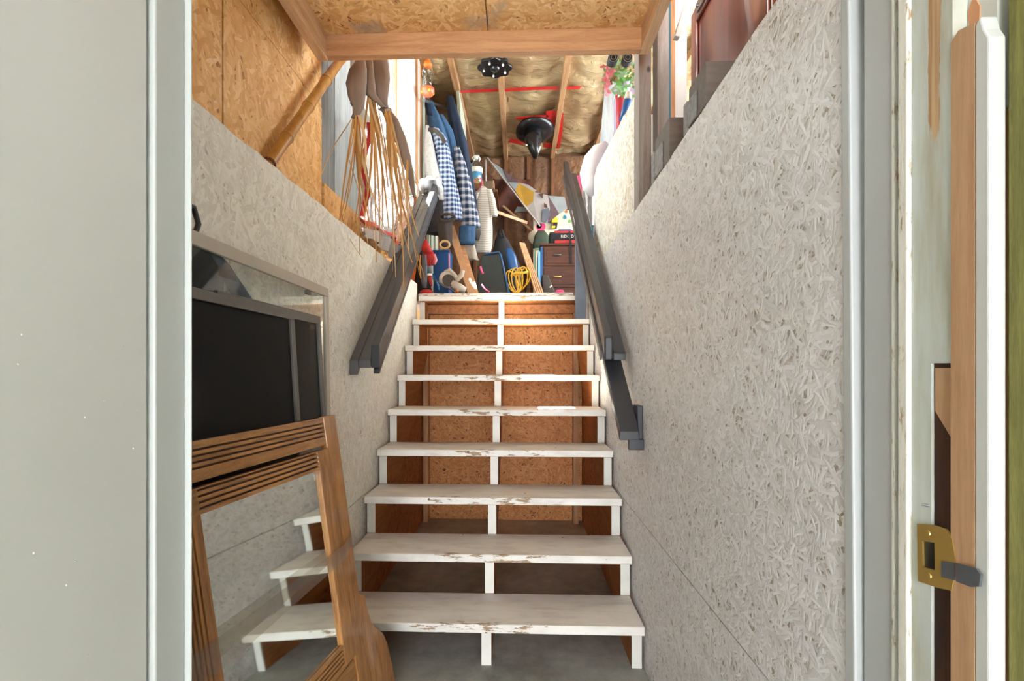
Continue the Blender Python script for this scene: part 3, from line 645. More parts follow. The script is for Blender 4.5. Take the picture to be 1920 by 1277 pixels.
part(vb, 'cord', MB().tube([(-.768, 1.14, H+.20), (-.762, 1.20, H+.185), (-.762, 1.26, H+.17), (-.762, 1.31, H+.195), (-.764, 1.37, H+.19)], .004, 6), 'black_plastic', smooth=True)
# ---------------------------------------------------------------- bamboo pole
bp = thing('bamboo_pole', 'tan bamboo pole slanting down the bare strand board at upper left', 'pole', (-.84, 1.75, H+.68))
a, b_ = Vector((-.862, 1.70, H+.655)), Vector(at(641, 108, 2.33))
pts = []; R = []
for k in range(25):
    f = k/24; pts.append(a.lerp(b_, f)); R.append(.0205 if k % 6 else .0235)
part(bp, 'cane', MB().tube(pts, R, 12), 'bamboo', smooth=True)
for f in (.06, .25, .5, .75):
    p = a.lerp(b_, f); part(bp, 'node_ring', MB().tube([p-(b_-a).normalized()*.006, p+(b_-a).normalized()*.006], .0245, 12), 'rust' if f == .06 else 'bamboo', smooth=True)
# ---------------------------------------------------------------- palm bundle with raffia strands
D = 2.42
WLY = lambda px, y: min(y, .835*FPX/max(20, 973-px))
pb = thing('palm_bundle', 'dried palm sheaths with long tan raffia strands hanging above the left rail', 'palm decoration', at(700, 470, D))
def leafloft(rows, y, depth, seg=14, folds=4, amp=.10):
    rings = []
    for i, (pc, py, hw) in enumerate(rows):
        c = at(pc, py, y); w = pxs(hw, y); ring = []
        for k in range(seg):
            th = 2*math.pi*k/seg; m_ = 1+amp*math.cos(folds*th+i*.7)
            ring.append(c+Vector((w*math.cos(th)*m_, w*depth*math.sin(th)*m_, 0)))
        rings.append(ring)
    return MB().loft(rings)
part(pb, 'sheath', leafloft([(676, 112, 8), (671, 130, 16), (668, 155, 20), (669, 180, 18), (672, 200, 12), (668, 214, 7), (664, 221, 6)], D-.05, .5), 'palm_sheath', smooth=True)
part(pb, 'sheath', leafloft([(700, 100, 24), (706, 125, 23), (712, 150, 20), (716, 172, 14), (719, 192, 9), (722, 204, 8)], D+.05, .5), 'palm_sheath', smooth=True)
part(pb, 'sheath', leafloft([(691, 110, 7), (693, 150, 9), (696, 178, 10), (710, 192, 6), (719, 202, 5)], D-.02, .5), 'palm_sheath', smooth=True)
part(pb, 'sheath', leafloft([(722, 204, 9), (735, 225, 12), (748, 255, 12), (760, 290, 10), (770, 330, 7), (776, 365, 3)], D+.10, .25, amp=.05), 'palm_sheath', smooth=True)
part(pb, 'tie', MB().tube([at(714, 205, D), at(722, 208, D-.03), at(732, 205, D)], .009, 8), 'palm_sheath')
rs = random.Random(21)
strands = []
for k in range(34):
    if k < 12: p0 = (rs.uniform(660, 676), 216); p2 = (rs.uniform(625, 720), rs.uniform(300, 455))
    elif k < 22: p0 = (rs.uniform(690, 712), 180); p2 = (rs.uniform(665, 770), rs.uniform(290, 470))
    else: p0 = (rs.uniform(720, 732), 206); p2 = (rs.uniform(735, 800), rs.uniform(330, 500))
    strands.append((p0, (p2[0], p2[1]+rs.uniform(0, 60))))
strands += [((668, 225), (722, 430)), ((660, 222), (602, 330)), ((655, 300), (690, 460)), ((700, 240), (712, 470)), ((735, 235), (742, 520)), ((765, 300), (786, 445)), ((640, 380), (680, 485))]
for p0, p2 in strands:
    y0 = D+rs.uniform(-.07, .16); sag = rs.uniform(-10, 14)
    P = []; n = 7; w0 = rs.uniform(.006, .020)
    for i in range(n+1):
        f = i/n; px = p0[0]+(p2[0]-p0[0])*f**1.2+sag*math.sin(f*math.pi); py = p0[1]+(p2[1]-p0[1])*f
        P.append(at(px, py, WLY(px, y0)))
    part(pb, 'strand', MB().ribbon(P, [w0*(1-.75*(i/n)) for i in range(n+1)], (1, rs.uniform(-.6, .6), 0)), 'raffia' if rs.random() < .72 else 'raffia_pale', solid=.0008)
# ---------------------------------------------------------------- clear plastic sheet with red tape
D = 2.95
ps = thing('plastic_sheet', 'clear wrinkled plastic sheet edged with red tape hanging over the wall below the window', 'plastic sheet', at(715, 490, D))
L_ = [(676, 230), (674, 300), (673, 370), (675, 440)]; R_ = [(768, 235), (772, 300), (770, 380), (742, 490)]
def interp(L, f):
    k = min(int(f*(len(L)-1)), len(L)-2); g_ = f*(len(L)-1)-k; return (L[k][0]+(L[k+1][0]-L[k][0])*g_, L[k][1]+(L[k+1][1]-L[k][1])*g_)
def sheetfn(u, v, off=0):
    a = interp(L_, v); b = interp(R_, v); p = at(a[0]+(b[0]-a[0])*u, a[1]+(b[1]-a[1])*u, 2.62+.72*u)
    wv = .018*math.sin(u*17+3*v)+.010*math.sin(u*41+v*7)+.012*math.sin(v*13+u*5)
    return p+Vector((.9*wv+off, -off*.4, 0))
part(ps, 'film', MB().grid(sheetfn, 44, 40), 'plastic_film', smooth=True)
def onsheet(uv, w_, nm='red_tape', m_='red_tape'):
    mb = MB(); P = [Vector(sheetfn(u, v, .012)) for u, v in uv]; side = (P[-1]-P[0]).cross(Vector((0, 1, 0)))
    mb.ribbon(P, w_, side); part(ps, nm, mb, m_, solid=.001)
onsheet([(.05+.02*math.sin(i), i/12) for i in range(0, 11)], .028); onsheet([(.04+i*.09, .86-.0*i+.004*i) for i in range(0, 11)], .05)
part(ps, 'folded_hem', MB().grid(lambda u, v: Vector(sheetfn(u, .92+.08*v, .02)), 16, 3), 'flag_light', solid=.002)
# ---------------------------------------------------------------- garments
def garment(name, label, rows, y, mat, depth=.45, folds=5, amp=.10, seg=22, parent=None, cat='jacket', group=None, slant=0):
    """hanging cloth: closed folds; rows = (centre px, py, half width px[, distance shift])"""
    rings = []
    rr_ = random.Random(label or name)
    ph = rr_.uniform(0, 6)
    # refine the rows
    rows = [tuple(r)+(0,)*(4-len(r)) for r in rows]; fine = []
    for p, q in zip(rows, rows[1:]):
        for k in range(3): fine.append(tuple(p[i]+(q[i]-p[i])*k/3 for i in range(4)))
    fine.append(rows[-1])
    for i, (pc, py, hw, dy) in enumerate(fine):
        c = at(pc, py, y+dy); wd = pxs(hw, y); ring = []
        for k in range(seg):
            th = 2*math.pi*k/seg; m_ = 1+amp*math.cos(folds*th+ph+.25*i)+amp*.5*math.cos(9*th-i*.4)
            ring.append(c+Vector((wd*math.cos(th)*m_, wd*depth*math.sin(th)*m_, .004*math.cos(3*th))))
        rings.append(ring)
    mb = MB().loft(rings)
    if parent is not None: return part(parent, name, mb, mat, smooth=True)
    return tag(mk(name, mb, mat, smooth=True), label, cat, group)
GR = 'clothes hanging by the window'
t = thing('denim_jacket', 'blue denim jacket hanging behind the plaid jacket', 'jacket', at(815, 330, 4.55), GR)
garment('body', None, [(806, 188, 4), (811, 210, 10), (818, 240, 15), (826, 280, 18), (832, 320, 20), (838, 345, 20)], 4.62, 'denim', .5, parent=t)
garment('sleeve', None, [(824, 215, 6), (838, 245, 10), (846, 265, 8), (850, 300, 8)], 4.66, 'denim', .6, parent=t)
garment('hood', None, [(800, 186, 3), (803, 200, 6), (806, 215, 5)], 4.58, 'navy', .6, parent=t)
t = thing('sherpa_jacket', 'pale fleece lined jacket nearest the window edge', 'jacket', at(808, 350, 4.42), GR)
garment('body', None, [(801, 236, 3), (803, 262, 8), (806, 295, 11), (811, 325, 13), (818, 345, 12)], 4.42, 'sherpa', .6, folds=4, parent=t)
garment('sleeve', None, [(818, 335, 6), (824, 355, 7), (828, 375, 4)], 4.40, 'sherpa', .6, parent=t)
t = thing('plaid_jacket', 'blue and white plaid jacket with folded collar hanging left of centre', 'jacket', at(845, 415, 4.45), GR)
garment('body', None, [(815, 240, 6), (824, 255, 11), (830, 285, 13), (836, 320, 14), (843, 360, 15), (848, 392, 16), (850, 412, 16)], 4.45, 'plaid_blue', .6, parent=t)
part(t, 'collar', MB().tube([at(805, 243, 4.36), at(815, 244, 4.33), at(828, 255, 4.33), at(834, 268, 4.36)], .018, 8), 'dark_cuff', smooth=True)
part(t, 'hem', MB().tube([at(838+15*math.cos(a_*.52), 408+7*math.sin(a_*.52), 4.40) for a_ in range(13)], .011, 6), 'dark_cuff', smooth=True)
t = thing('flannel_shirt', 'slate plaid flannel shirt with rolled dark cuff hanging beside the striped shirt', 'shirt', at(880, 455, 4.6), GR)
garment('body', None, [(856, 275, 5), (862, 300, 9), (868, 335, 12), (874, 370, 14), (880, 405, 16), (882, 428, 17)], 4.62, 'plaid_slate', .6, parent=t)
garment('cuff', None, [(876, 425, 14), (876, 445, 15), (877, 458, 14)], 4.56, 'denim', .6, parent=t)
garment('lining', None, [(889, 428, 10), (891, 440, 10), (893, 450, 6)], 4.60, 'dark_cuff', .6, parent=t)
t = tag(garment('navy_coat', 'navy coat behind the plaid jacket', [(843, 180, 6), (852, 225, 11), (862, 270, 13), (870, 320, 14), (878, 370, 14), (882, 410, 12)], 4.85, 'navy', .6, group=GR, cat='coat'), 'long navy coat hanging between the plaid jackets and the sage boards', 'coat', GR)
t = thing('quilted_vest', 'dark quilted jacket hanging lowest behind the left rail end', 'jacket', at(815, 440, 4.5), GR)
garment('body', None, [(812, 360, 8), (818, 385, 18), (822, 410, 24), (818, 428, 28), (808, 438, 26)], 4.62, 'quilt_black', .5, parent=t)
garment('sleeve', None, [(832, 410, 12), (834, 435, 13), (836, 455, 12), (837, 464, 10)], 4.50, 'dark_cuff', .7, parent=t)
part(t, 'cuff', MB().tube([at(834+9*math.cos(a_*.52), 459+7*math.sin(a_*.52), 4.44) for a_ in range(13)], .010, 6), 'raffia_pale', smooth=True)
tag(garment('work_trousers', 'crumpled camouflage trousers below the flannel shirt', [(878, 458, 12), (880, 475, 13), (884, 485, 11), (890, 488, 8)], 4.62, 'fringe', .6), 'crumpled grey trousers hanging below the flannel shirt', 'trousers', GR)
t = thing('striped_shirt', 'cream shirt with fine grey stripes on a hanger right of the flannel shirt', 'shirt', at(907, 475, 4.9), GR)
garment('body', None, [(905, 350, 4), (906, 358, 12), (907, 375, 15), (907, 400, 15), (906, 430, 16), (906, 460, 15), (906, 474, 13)], 4.9, 'striped_shirt', .4, parent=t)
garment('sleeve', None, [(917, 355, 4), (922, 375, 6), (926, 395, 6), (928, 406, 5)], 4.88, 'striped_shirt', .6, parent=t)
garment('sleeve', None, [(896, 360, 4), (889, 375, 5), (886, 388, 4)], 4.88, 'striped_shirt', .6, parent=t)
part(t, 'hanger', MB().tube([at(886, 368, 4.9), at(904, 347, 4.9), at(903, 338, 4.9), at(900, 333, 4.9)], .006, 6), 'pink', smooth=True)
tag(mk('coat_rail', MB().tube([at(795, 188, 4.35), at(862, 210, 6.2)], .012, 8), 'steel'), 'thin steel rail carrying the hanging clothes', 'rail')
# white glove or rag on the rail end
rg_ = MB()
for px, py, r_ in ((790, 352, 9), (803, 356, 11), (815, 350, 10), (824, 357, 8)): rg_.lathe([(0, -.8*r_), (.7*r_, -.5*r_), (r_, 0), (.75*r_, .6*r_), (0, .85*r_)], (0, 0, 0), 12)
rg_ = MB(); 
def ragf(u, v):
    p = at(786+40*u, 340+26*v-8*math.sin(3*u), 4.12+.05*math.sin(u*7)*math.cos(v*5)); return p+Vector((0, -.06*math.sin(math.pi*v)*math.sin(math.pi*u), .012*math.sin(u*15+v*9)))
tag(mk('white_rag', rg_.grid(ragf, 22, 14), 'sherpa', smooth=True, solid=.006), 'sunlit white rag bunched on the top end of the left rail', 'rag')
# ---------------------------------------------------------------- hummingbird feeder
c = at(802, 180, 4.25)
fd = thing('hummingbird_feeder', 'clear hummingbird feeder with orange red base hanging at the window', 'bird feeder', c)
k = pxs(1, 4.25)
part(fd, 'bottle', MB().lathe([(6*k, 17*k), (8*k, 24*k), (9*k, 34*k), (11*k, 42*k), (10*k, 50*k), (6*k, 56*k)], c, 16), 'feeder_clear', smooth=True)
part(fd, 'base', MB().lathe([(3*k, -2*k), (10*k, 2*k), (13*k, 9*k), (12*k, 14*k), (6*k, 18*k)], c, 18), 'feeder_red', smooth=True)
part(fd, 'cap', MB().lathe([(7*k, 55*k), (8*k, 60*k), (5*k, 66*k), (1*k, 70*k)], c, 14), 'orange', smooth=True)
part(fd, 'hook', MB().tube([c+Vector((0, 0, 69*k)), c+Vector((0, 0, 100*k)), c+Vector((0, 0, 160*k))], .002, 5), 'steel')
for q in range(4):
    a_ = q*1.57+.4; part(fd, 'flower_port', MB().lathe([(2.6*k, 0), (1.5*k, 1.6*k), (0, 1.8*k)], c+Vector((math.cos(a_)*11*k, math.sin(a_)*11*k, 6*k)), 8, (math.cos(a_), math.sin(a_), -.3)), 'yellow')
# ---------------------------------------------------------------- leaning sage panel on the left wall, upstairs
tag(mk('sage_panel', MB().beam(at(862, 160, 5.3), at(872, 330, 5.2), .03, .62, (1, 0, 0)), 'sage_board', bevel=.003), 'pale sage green board standing against the left wall upstairs', 'board')
# jug on its shelf
y = 5.4; k = pxs(1, y); c = at(893, 345, y)
jg = thing('water_jug', 'clear plastic jug half full of blue liquid on a bracket shelf', 'jug', c)
part(jg, 'bottle', MB().lathe([(10*k, 0), (11.5*k, 3*k), (11.5*k, 30*k), (10*k, 37*k), (5*k, 43*k), (3.5*k, 46*k), (3.5*k, 49*k)], c, 18), 'jug_clear', smooth=True)
part(jg, 'fluid', MB().lathe([(9.5*k, .5*k), (10.8*k, 3*k), (10.8*k, 22*k)], c, 18), 'jug_blue', smooth=True)
part(jg, 'label_band', MB().lathe([(11.9*k, 20*k), (11.9*k, 29*k)], c, 18), 'label_white')
part(jg, 'cap', MB().lathe([(4*k, 46*k), (4*k, 51*k), (0, 51.2*k)], c, 12), 'label_white')
part(jg, 'handle', MB().tube([at(889, 301, y), at(886, 296, y), at(890, 292, y), at(897, 292, y), at(900, 298, y), at(898, 303, y)], .008, 6), 'label_white', smooth=True)
sh = thing('bracket_shelf', 'small wooden bracket shelf holding the blue jug', 'shelf', at(890, 352, y))
part(sh, 'board', MB().box(c.x-.16, c.x+.075, y-.08, y+.09, c.z-.022, c.z-.001), 'stud_x', bevel=.003)
part(sh, 'brace', MB().beam(at(878, 348, y-.06), at(898, 334, y-.13), .03, .02), 'lumber_x'); part(sh, 'brace', MB().beam((c.x-.12, y, c.z-.02), (c.x-.14, y, c.z-.2), .03, .02), 'stud_dark')
y = 5.7; c = at(916, 358, y)
bk = thing('small_crate', 'small dim wooden crate beside the striped shirt', 'crate', c)
part(bk, 'base', MB().box(c.x-.065, c.x+.065, y-.07, y+.07, c.z, c.z+.012), 'barn_board')
for x0 in (-.065, .053): part(bk, 'side', MB().box(c.x+x0, c.x+x0+.012, y-.07, y+.07, c.z+.012, c.z+.09), 'stud_x')
for y0 in (-.07, .058): part(bk, 'side', MB().box(c.x-.053, c.x+.053, y+y0, y+y0+.012, c.z+.012, c.z+.085), 'barn_board')
tag(mk('ledge_board', MB().box(c.x-.10, c.x+.10, y-.06, YB-.05, c.z-.03, c.z-.002), 'stud_dark'), 'dark ledge board under the small crate', 'ledge')
# ---------------------------------------------------------------- banner on a pole
D = 6.15
fl = thing('banner', 'grey, mustard and plum banner on a slanting pole at the far wall', 'flag', at(1000, 430, D))
def fz(x, y): return (880+x/8, 280+y/8)
def patch(nm, poly, mat, dz=0):
    mb = MB(); P = []
    for x, yv in poly:
        p = fz(x, yv); P.append(at(p[0], p[1], D+dz+.03*math.sin(p[0]*.06)))
    n = len(P); mb.add(P, [tuple(range(n))]); part(fl, nm, mb, mat, solid=.003)
patch('cloth_field', [(300,165),(520,310),(740,500),(690,625)], 'flag_grey'); patch('cloth_field', [(500,300),(640,400),(700,430),(740,500),(590,490)], 'flag_plum', -.012)
patch('cloth_field', [(690,625),(740,500),(970,640),(960,780),(850,870)], 'flag_mustard'); patch('cloth_field', [(740,500),(880,530),(1010,620),(970,640)], 'flag_light')
patch('cloth_field', [(970,640),(1180,690),(1210,880),(1170,1110),(1040,1110),(850,870),(960,780)], 'flag_light'); patch('cloth_field', [(1185,695),(1350,970),(1170,1110),(1210,880)], 'flag_plum')
patch('cloth_field', [(1185,695),(1430,715),(1470,890),(1350,970)], 'flag_grey'); patch('emblem', [(1100,900),(1190,880),(1215,990),(1150,1100),(1090,1080)], 'mudgrey', -.014); patch('emblem', [(1030,670),(1110,660),(1100,740),(1060,700)], 'flag_plum', -.014); patch('emblem', [(1120,800),(1160,830),(1170,880),(1120,870)], 'maroon_cloth', -.014)
patch('cloth_field', [(670,950),(720,860),(850,870),(870,930)], 'flag_grey', .06)
part(fl, 'pole', MB().tube([at(*fz(270,125), D-.02), at(*fz(1060,1150), D-.02)], .010, 8), 'flag_light'); part(fl, 'upright_pole', MB().tube([at(910, 300, D), at(911, 343, D)], .013, 8), 'flag_light')
tag(mk('maroon_cloth', MB().grid(lambda u, v: at(925+70*u, 335+65*v, 6.35)+Vector((0, .03*math.sin(9*u+5*v), 0)), 16, 14), 'maroon_cloth', smooth=True, solid=.004), 'dark maroon patterned cloth hanging behind the banner pole', 'cloth')
tag(mk('wood_strip', MB().beam(at(929, 397, 6.0), at(988, 418, 6.2), .035, .02, (0, 0, 1)), 'lumber_x'), 'pale wood strip sloping right behind the striped shirt', 'wood strip')
tag(mk('wood_strip', MB().beam(at(943, 386, 6.3), at(997, 432, 6.3), .025, .02, (0, 0, 1)), 'stud_x'), 'thin brown wood strip crossing below the banner', 'wood strip')
# ---------------------------------------------------------------- far right corner: notice board, dresser, tool bag
y = 6.25
nb = thing('notice_board', 'cream wall board with stickers behind the tool bag', 'board', at(1050, 470, y))
a, b_ = at(1000, 395, y), at(1105, 545, y)
part(nb, 'board', MB().box(a.x, b_.x, y, y+.02, LZ, a.z), 'poster_cream')
def disc(px, py, r, mat, nm='sticker'): part(nb, nm, MB().lathe([(pxs(r, y), 0), (pxs(r, y), .004), (0, .004)], at(px, py, y), 12, (0, -1, 0)), mat)
disc(1059, 408, 3.5, 'teal'); disc(1060, 404, 2, 'light_blue'); disc(1068, 415, 3, 'leaf'); disc(1062, 397, 2.5, 'orange'); disc(1014, 425, 9, 'pink'); disc(1011, 424, 5, 'teal')
dl = thing('hanging_drill', 'yellow and black drill hung on the cream board', 'drill', at(1040, 428, 6.22))
q = lambda *P: [(at(px, py, 6.22).x, at(px, py, 6.22).z) for px, py in P]
part(dl, 'body', MB().prism(q((1034, 418), (1046, 418), (1046, 411), (1041, 407), (1035, 412)), 'y', 6.20, 6.249), 'yellow', bevel=.005)
part(dl, 'grip', MB().prism(q((1038, 418), (1046, 417), (1044, 428), (1036, 429)), 'y', 6.205, 6.249), 'black_plastic', bevel=.004)
part(dl, 'battery', MB().prism(q((1034, 429), (1041, 428), (1041, 424), (1035, 424)), 'y', 6.20, 6.249), 'yellow', bevel=.003)
y = 5.30; a = at(1015, 457, y); x0, x1, zt = a.x, a.x+.80, a.z
ds = thing('dresser', 'dark brown wooden dresser with brass pulls right of the stair top', 'dresser', ((x0+x1)/2, y+.2, LZ))
part(ds, 'carcass', MB().box(x0, x1, y, y+.42, LZ+.001, zt-.025), 'walnut', bevel=.004); part(ds, 'top', MB().box(x0-.015, x1+.015, y-.02, y+.43, zt-.025, zt), 'walnut', bevel=.006)
hh = (zt-.03-LZ)/3
for i in range(3):
    z0 = LZ+.02+i*hh
    dw = part(ds, 'drawer', MB().box(x0+.03, x1-.03, y-.016, y-.001, z0, z0+hh-.03).box(x0+.055, x1-.055, y-.022, y-.016, z0+.025, z0+hh-.055), 'walnut', bevel=.003)
    for xx in (x0+.16, x1-.16): part(dw, 'handle', MB().tube([(xx-.04, y-.022, z0+hh*.5), (xx-.03, y-.045, z0+hh*.47), (xx+.03, y-.045, z0+hh*.47), (xx+.04, y-.022, z0+hh*.5)], .007, 6), 'brass' if i < 2 else 'steel', smooth=True)
tb = thing('tool_bag', 'black and red tool bag with white lettering on the dresser', 'bag', (x0+.3, y+.12, zt))
a = at(1031, 455, y); b_ = at(1092, 431, y)
part(tb, 'body', MB().prism([(y+.02, zt), (y+.26, zt), (y+.27, b_.z-.03), (y+.2, b_.z), (y+.08, b_.z), (y+.01, b_.z-.03)], 'x', a.x, b_.x), 'black_cloth', bevel=.012)
part(tb, 'red_trim', MB().box(a.x+.05, b_.x+.002, y+.004, y+.02, zt+.005, zt+.035), 'red_cloth', bevel=.004); part(tb, 'red_trim', MB().box(a.x+.05, b_.x+.002, y+.035, y+.07, b_.z-.028, b_.z+.004), 'red_cloth', bevel=.004)
part(tb, 'handle', MB().tube([(a.x+.06, y+.12, b_.z), (a.x+.10, y+.12, b_.z+.03), (a.x+.22, y+.12, b_.z+.03), (a.x+.28, y+.12, b_.z)], .010, 8), 'blue_edge', smooth=True)
part(tb, 'strap', MB().ribbon([(a.x+.20, y+.004, b_.z-.01), (a.x+.21, y-.03, zt-.02), (a.x+.215, y-.035, zt-.22)], .02, (1, 0, 0)), 'black_cloth', solid=.003)
def text_mesh(th, nm, body, loc, size, mat, rot=(math.pi/2, 0, 0)):
    cu = bpy.data.curves.new(nm, 'FONT'); cu.body = body; cu.size = size; cu.extrude = .001
    ob = bpy.data.objects.new(nm+'_src', cu); COL.objects.link(ob); bpy.context.view_layer.update()
    me = bpy.data.meshes.new_from_object(ob.evaluated_get(bpy.context.evaluated_depsgraph_get())); bpy.data.objects.remove(ob)
    me.materials.clear(); me.materials.append(MATS[mat])
    o = bpy.data.objects.new(nm, me); COL.objects.link(o); o.parent = th; o.location = Vector(loc)-WL[th.name]; o.rotation_euler = rot; WL[o.name] = Vector(loc)
text_mesh(tb, 'lettering', 'RIDGID', (a.x+.112, y+.006, zt+.062), .040, 'label_white')
# ---------------------------------------------------------------- beside the dresser
tag(mk('olive_jacket', leafloft([(1014, 432, 6), (1015, 442, 13), (1014, 456, 15), (1011, 466, 12)], 6.16, .3, folds=3), 'olive_cloth', smooth=True), 'olive green coat heaped left of the tool bag', 'coat')
tag(mk('round_hat', MB().lathe([(pxs(15, 6.0), 0), (pxs(14, 6.0), .02), (pxs(7, 6), .05), (0, .06)], at(1004, 445, 6.24), 18, (.1, -1, .1)), 'poster_cream', smooth=True), 'pale straw hat hung behind the olive coat', 'hat')
gf = thing('green_frame', 'pale green painted frame left of the blue boards', 'frame', at(1006, 515, 5.5))
for p, q in (((1003, 468), (1003, 515)), ((1012, 466), (1012, 513)), ((1003, 467), (1013, 467))): part(gf, 'bar', MB().beam(at(*p, 5.5), at(*q, 5.5), .018, .018), 'leaf_pale')
for px, m_, l in ((1011, 'light_blue', 'pale blue board standing left of the dresser, narrower one'), (1015.5, 'blue_plastic', 'blue board standing against the side of the dresser')):
    p = at(px, 470, 5.32); tag(mk('blue_board', MB().box(p.x-.012, p.x+.010, 5.28, 5.6, LZ+.001, p.z-(.02 if px < 1012 else -.03)), m_), l, 'board')
for i in range(4):
    p = at(975+i*2.6, 456+i*.6, 4.75); q = at(1008+i*4.2, 560, 4.32); tag(mk('wooden_lath', MB().beam(p, (q.x, q.y, LZ+.004), .013, .03, (1, 0, 0)), 'bare_pine' if i % 2 else 'lumber_x', bevel=.001), ['leftmost slat of the four leaning beside the yellow cord', 'second slat from the yellow cord in the leaning bundle', 'third slat from the yellow cord in the leaning bundle', 'rightmost slat of the leaning bundle, nearest the dresser'][i], 'slat', 'slats leaning at the stair top')
yc = thing('extension_cord', 'yellow extension cord coiled in loops at the stair top', 'cord', at(970, 545, 4.5))
rs = random.Random(5)
for i in range(6):
    P = []; c = at(960+i*4.6, 528-i*1.5, 4.40+.014*i); rx_ = .03+.02*rs.random(); rz_ = .085+.02*rs.random(); ti = -.35+.12*i
    for k_ in range(19):
        th = 2*math.pi*k_/18; u, v = rx_*math.cos(th), rz_*math.sin(th); P.append(c+Vector((u*math.cos(ti)+v*math.sin(ti), .02*math.sin(th+i), -u*math.sin(ti)+v*math.cos(ti))))
    part(yc, 'loop', MB().tube(P, .0055, 6), 'yellow_cord', smooth=True)
part(yc, 'tail', MB().tube([at(958, 518, 4.42), at(966, 512, 4.4), at(978, 512, 4.4), at(990, 510, 4.42)], .011, 6), 'yellow_cord', smooth=True)
# black back pack
bp2 = thing('backpack', 'black and blue backpack slumped behind the dark bin', 'backpack', at(942, 520, 5.1))
part(bp2, 'body', leafloft([(938, 438, 5), (940, 452, 13), (944, 475, 22), (950, 500, 26), (953, 525, 26), (953, 586, 24)], 5.1, .7, folds=3, amp=.06), 'black_cloth', smooth=True); part(bp2, 'blue_pocket', leafloft([(953, 466, 5), (958, 480, 9), (962, 500, 9), (962, 515, 5)], 4.95, .5, folds=3, amp=.05), 'blue_edge', smooth=True)
part(bp2, 'top_loop', MB().tube([at(934, 440, 5.05), at(936, 428, 5.05), at(942, 432, 5.05), at(945, 446, 5.05)], .010, 6), 'black_cloth', smooth=True)
# dark open bin
D = 4.35
bn = thing('storage_bin', 'dark green storage tote with blue rim on its side at the stair top', 'storage bin', at(920, 552, D))
a = [(902, 478), (938, 474), (955, 549), (890, 549)]
P = [at(px, py, D+(.10 if i < 2 else 0)) for i, (px, py) in enumerate(a)]; P[2].z = P[3].z = LZ+.002
Q = [p+Vector((0, .28, -.02 if i < 2 else 0)) for i, p in enumerate(P)]
part(bn, 'body', MB().add(P+Q, [(0,1,2,3),(7,6,5,4),(0,4,5,1),(1,5,6,2),(2,6,7,3),(3,7,4,0)]), 'green_black', bevel=.012)
part(bn, 'rim', MB().tube([P[0]+Vector((.03, -.004, .004)), P[1]+Vector((-.012, -.004, .006)), P[1]+Vector((.004, -.004, -.02)), P[2]+Vector((.004, -.004, .02))], .008, 8), 'blue_edge', smooth=True)
part(bn, 'pink_strap', MB().tube([at(901, 500, D-.02), at(903, 508, D-.02), at(906, 513, D-.02)], .009, 6), 'pink', smooth=True); part(bn, 'pink_strap', MB().tube([at(903, 533, D-.03), at(910, 543, D-.03), at(918, 547, D-.03)], .006, 6), 'pink', smooth=True)
# two leaning boards and the circular saw
for i, (p, q, l) in enumerate((((845, 425), (886, 560), 'long leaning board left of the dark bin, left one'), ((865, 460), (893, 560), 'shorter leaning board touching the dark bin, right one'))):
    a = at(*p, 4.62); b_ = at(*q, 4.22); b_.z = LZ+.004
    tag(mk('leaning_board', MB().beam(a, b_, .062 if i == 0 else .05, .03, (1, .0, 0)), 'lumber_x' if i else 'bare_pine', bevel=.002), l, 'board', 'boards leaning under the clothes')
D = 4.2; cs_ = thing('circular_saw', 'beige circular saw lying on the landing edge', 'saw', at(850, 552, D)); k = pxs(1, D)
part(cs_, 'blade_guard', MB().lathe([(0, -.02), (15*k, -.02), (17*k, -.012), (17*k, .012), (15*k, .02), (0, .02)], at(840, 524, D), 22, (.35, -1, .25)), 'saw_body', smooth=False, bevel=.003)
part(cs_, 'blade', MB().lathe([(12*k, 0), (12*k, .006), (3*k, .008), (0, .010)], at(841, 526, D-.024), 22, (.35, -1, .25)), 'saw_dark')
part(cs_, 'motor', MB().tube([at(847, 532, D), at(862, 540, D), at(872, 545, D)], [.035, .036, .028], 14), 'saw_body', smooth=True)
part(cs_, 'handle', MB().tube([at(834, 510, D), at(843, 506, D), at(851, 514, D+.01), at(858, 522, D)], [.014, .016, .016, .014], 10), 'saw_body', smooth=True)
part(cs_, 'handle', MB().tube([at(856, 526, D), at(866, 515, D), at(868, 507, D)], [.018, .020, .016], 10), 'saw_body', smooth=True)
part(cs_, 'base_plate', MB().beam(at(818, 526, D-.03), at(856, 550, D-.03), .10, .006, (0, 1, 0)), 'steel', bevel=.002); part(cs_, 'orange_knob', MB().lathe([(.012, 0), (.014, .01), (.008, .022), (0, .024)], at(857, 546, D-.06), 10, (0, -1, 0)), 'orange', smooth=True)
# blue panel, red glove, tubes and bag at the left end of the landing
D = 4.75; a, b_ = at(812, 469, D), at(842, 545, D)
bb = thing('blue_bin', 'bright blue plastic bin behind the circular saw', 'bin', ((a.x+b_.x)/2, D+.12, LZ)); part(bb, 'body', MB().box(a.x, b_.x, D, D+.24, LZ+.001, a.z-.01), 'blue_plastic', bevel=.012); part(bb, 'rim', MB().box(a.x-.006, b_.x+.006, D-.008, D+.248, a.z-.022, a.z), 'blue_plastic', bevel=.006)
part(bb, 'pole', MB().tube([at(842, 475, D-.03), at(843, 545, D-.03)], .008, 8), 'petal')
D = 4.30
rg = thing('red_glove', 'red work glove hanging beside the left rail', 'glove', at(805, 500, D))
part(rg, 'cuff', leafloft([(795, 450, 5), (798, 462, 8), (802, 474, 11)], D, .5, amp=.05), 'red_cloth', smooth=True); part(rg, 'palm', leafloft([(802, 474, 11), (806, 485, 12), (807, 492, 11)], D, .4, amp=.04), 'red_cloth', smooth=True)
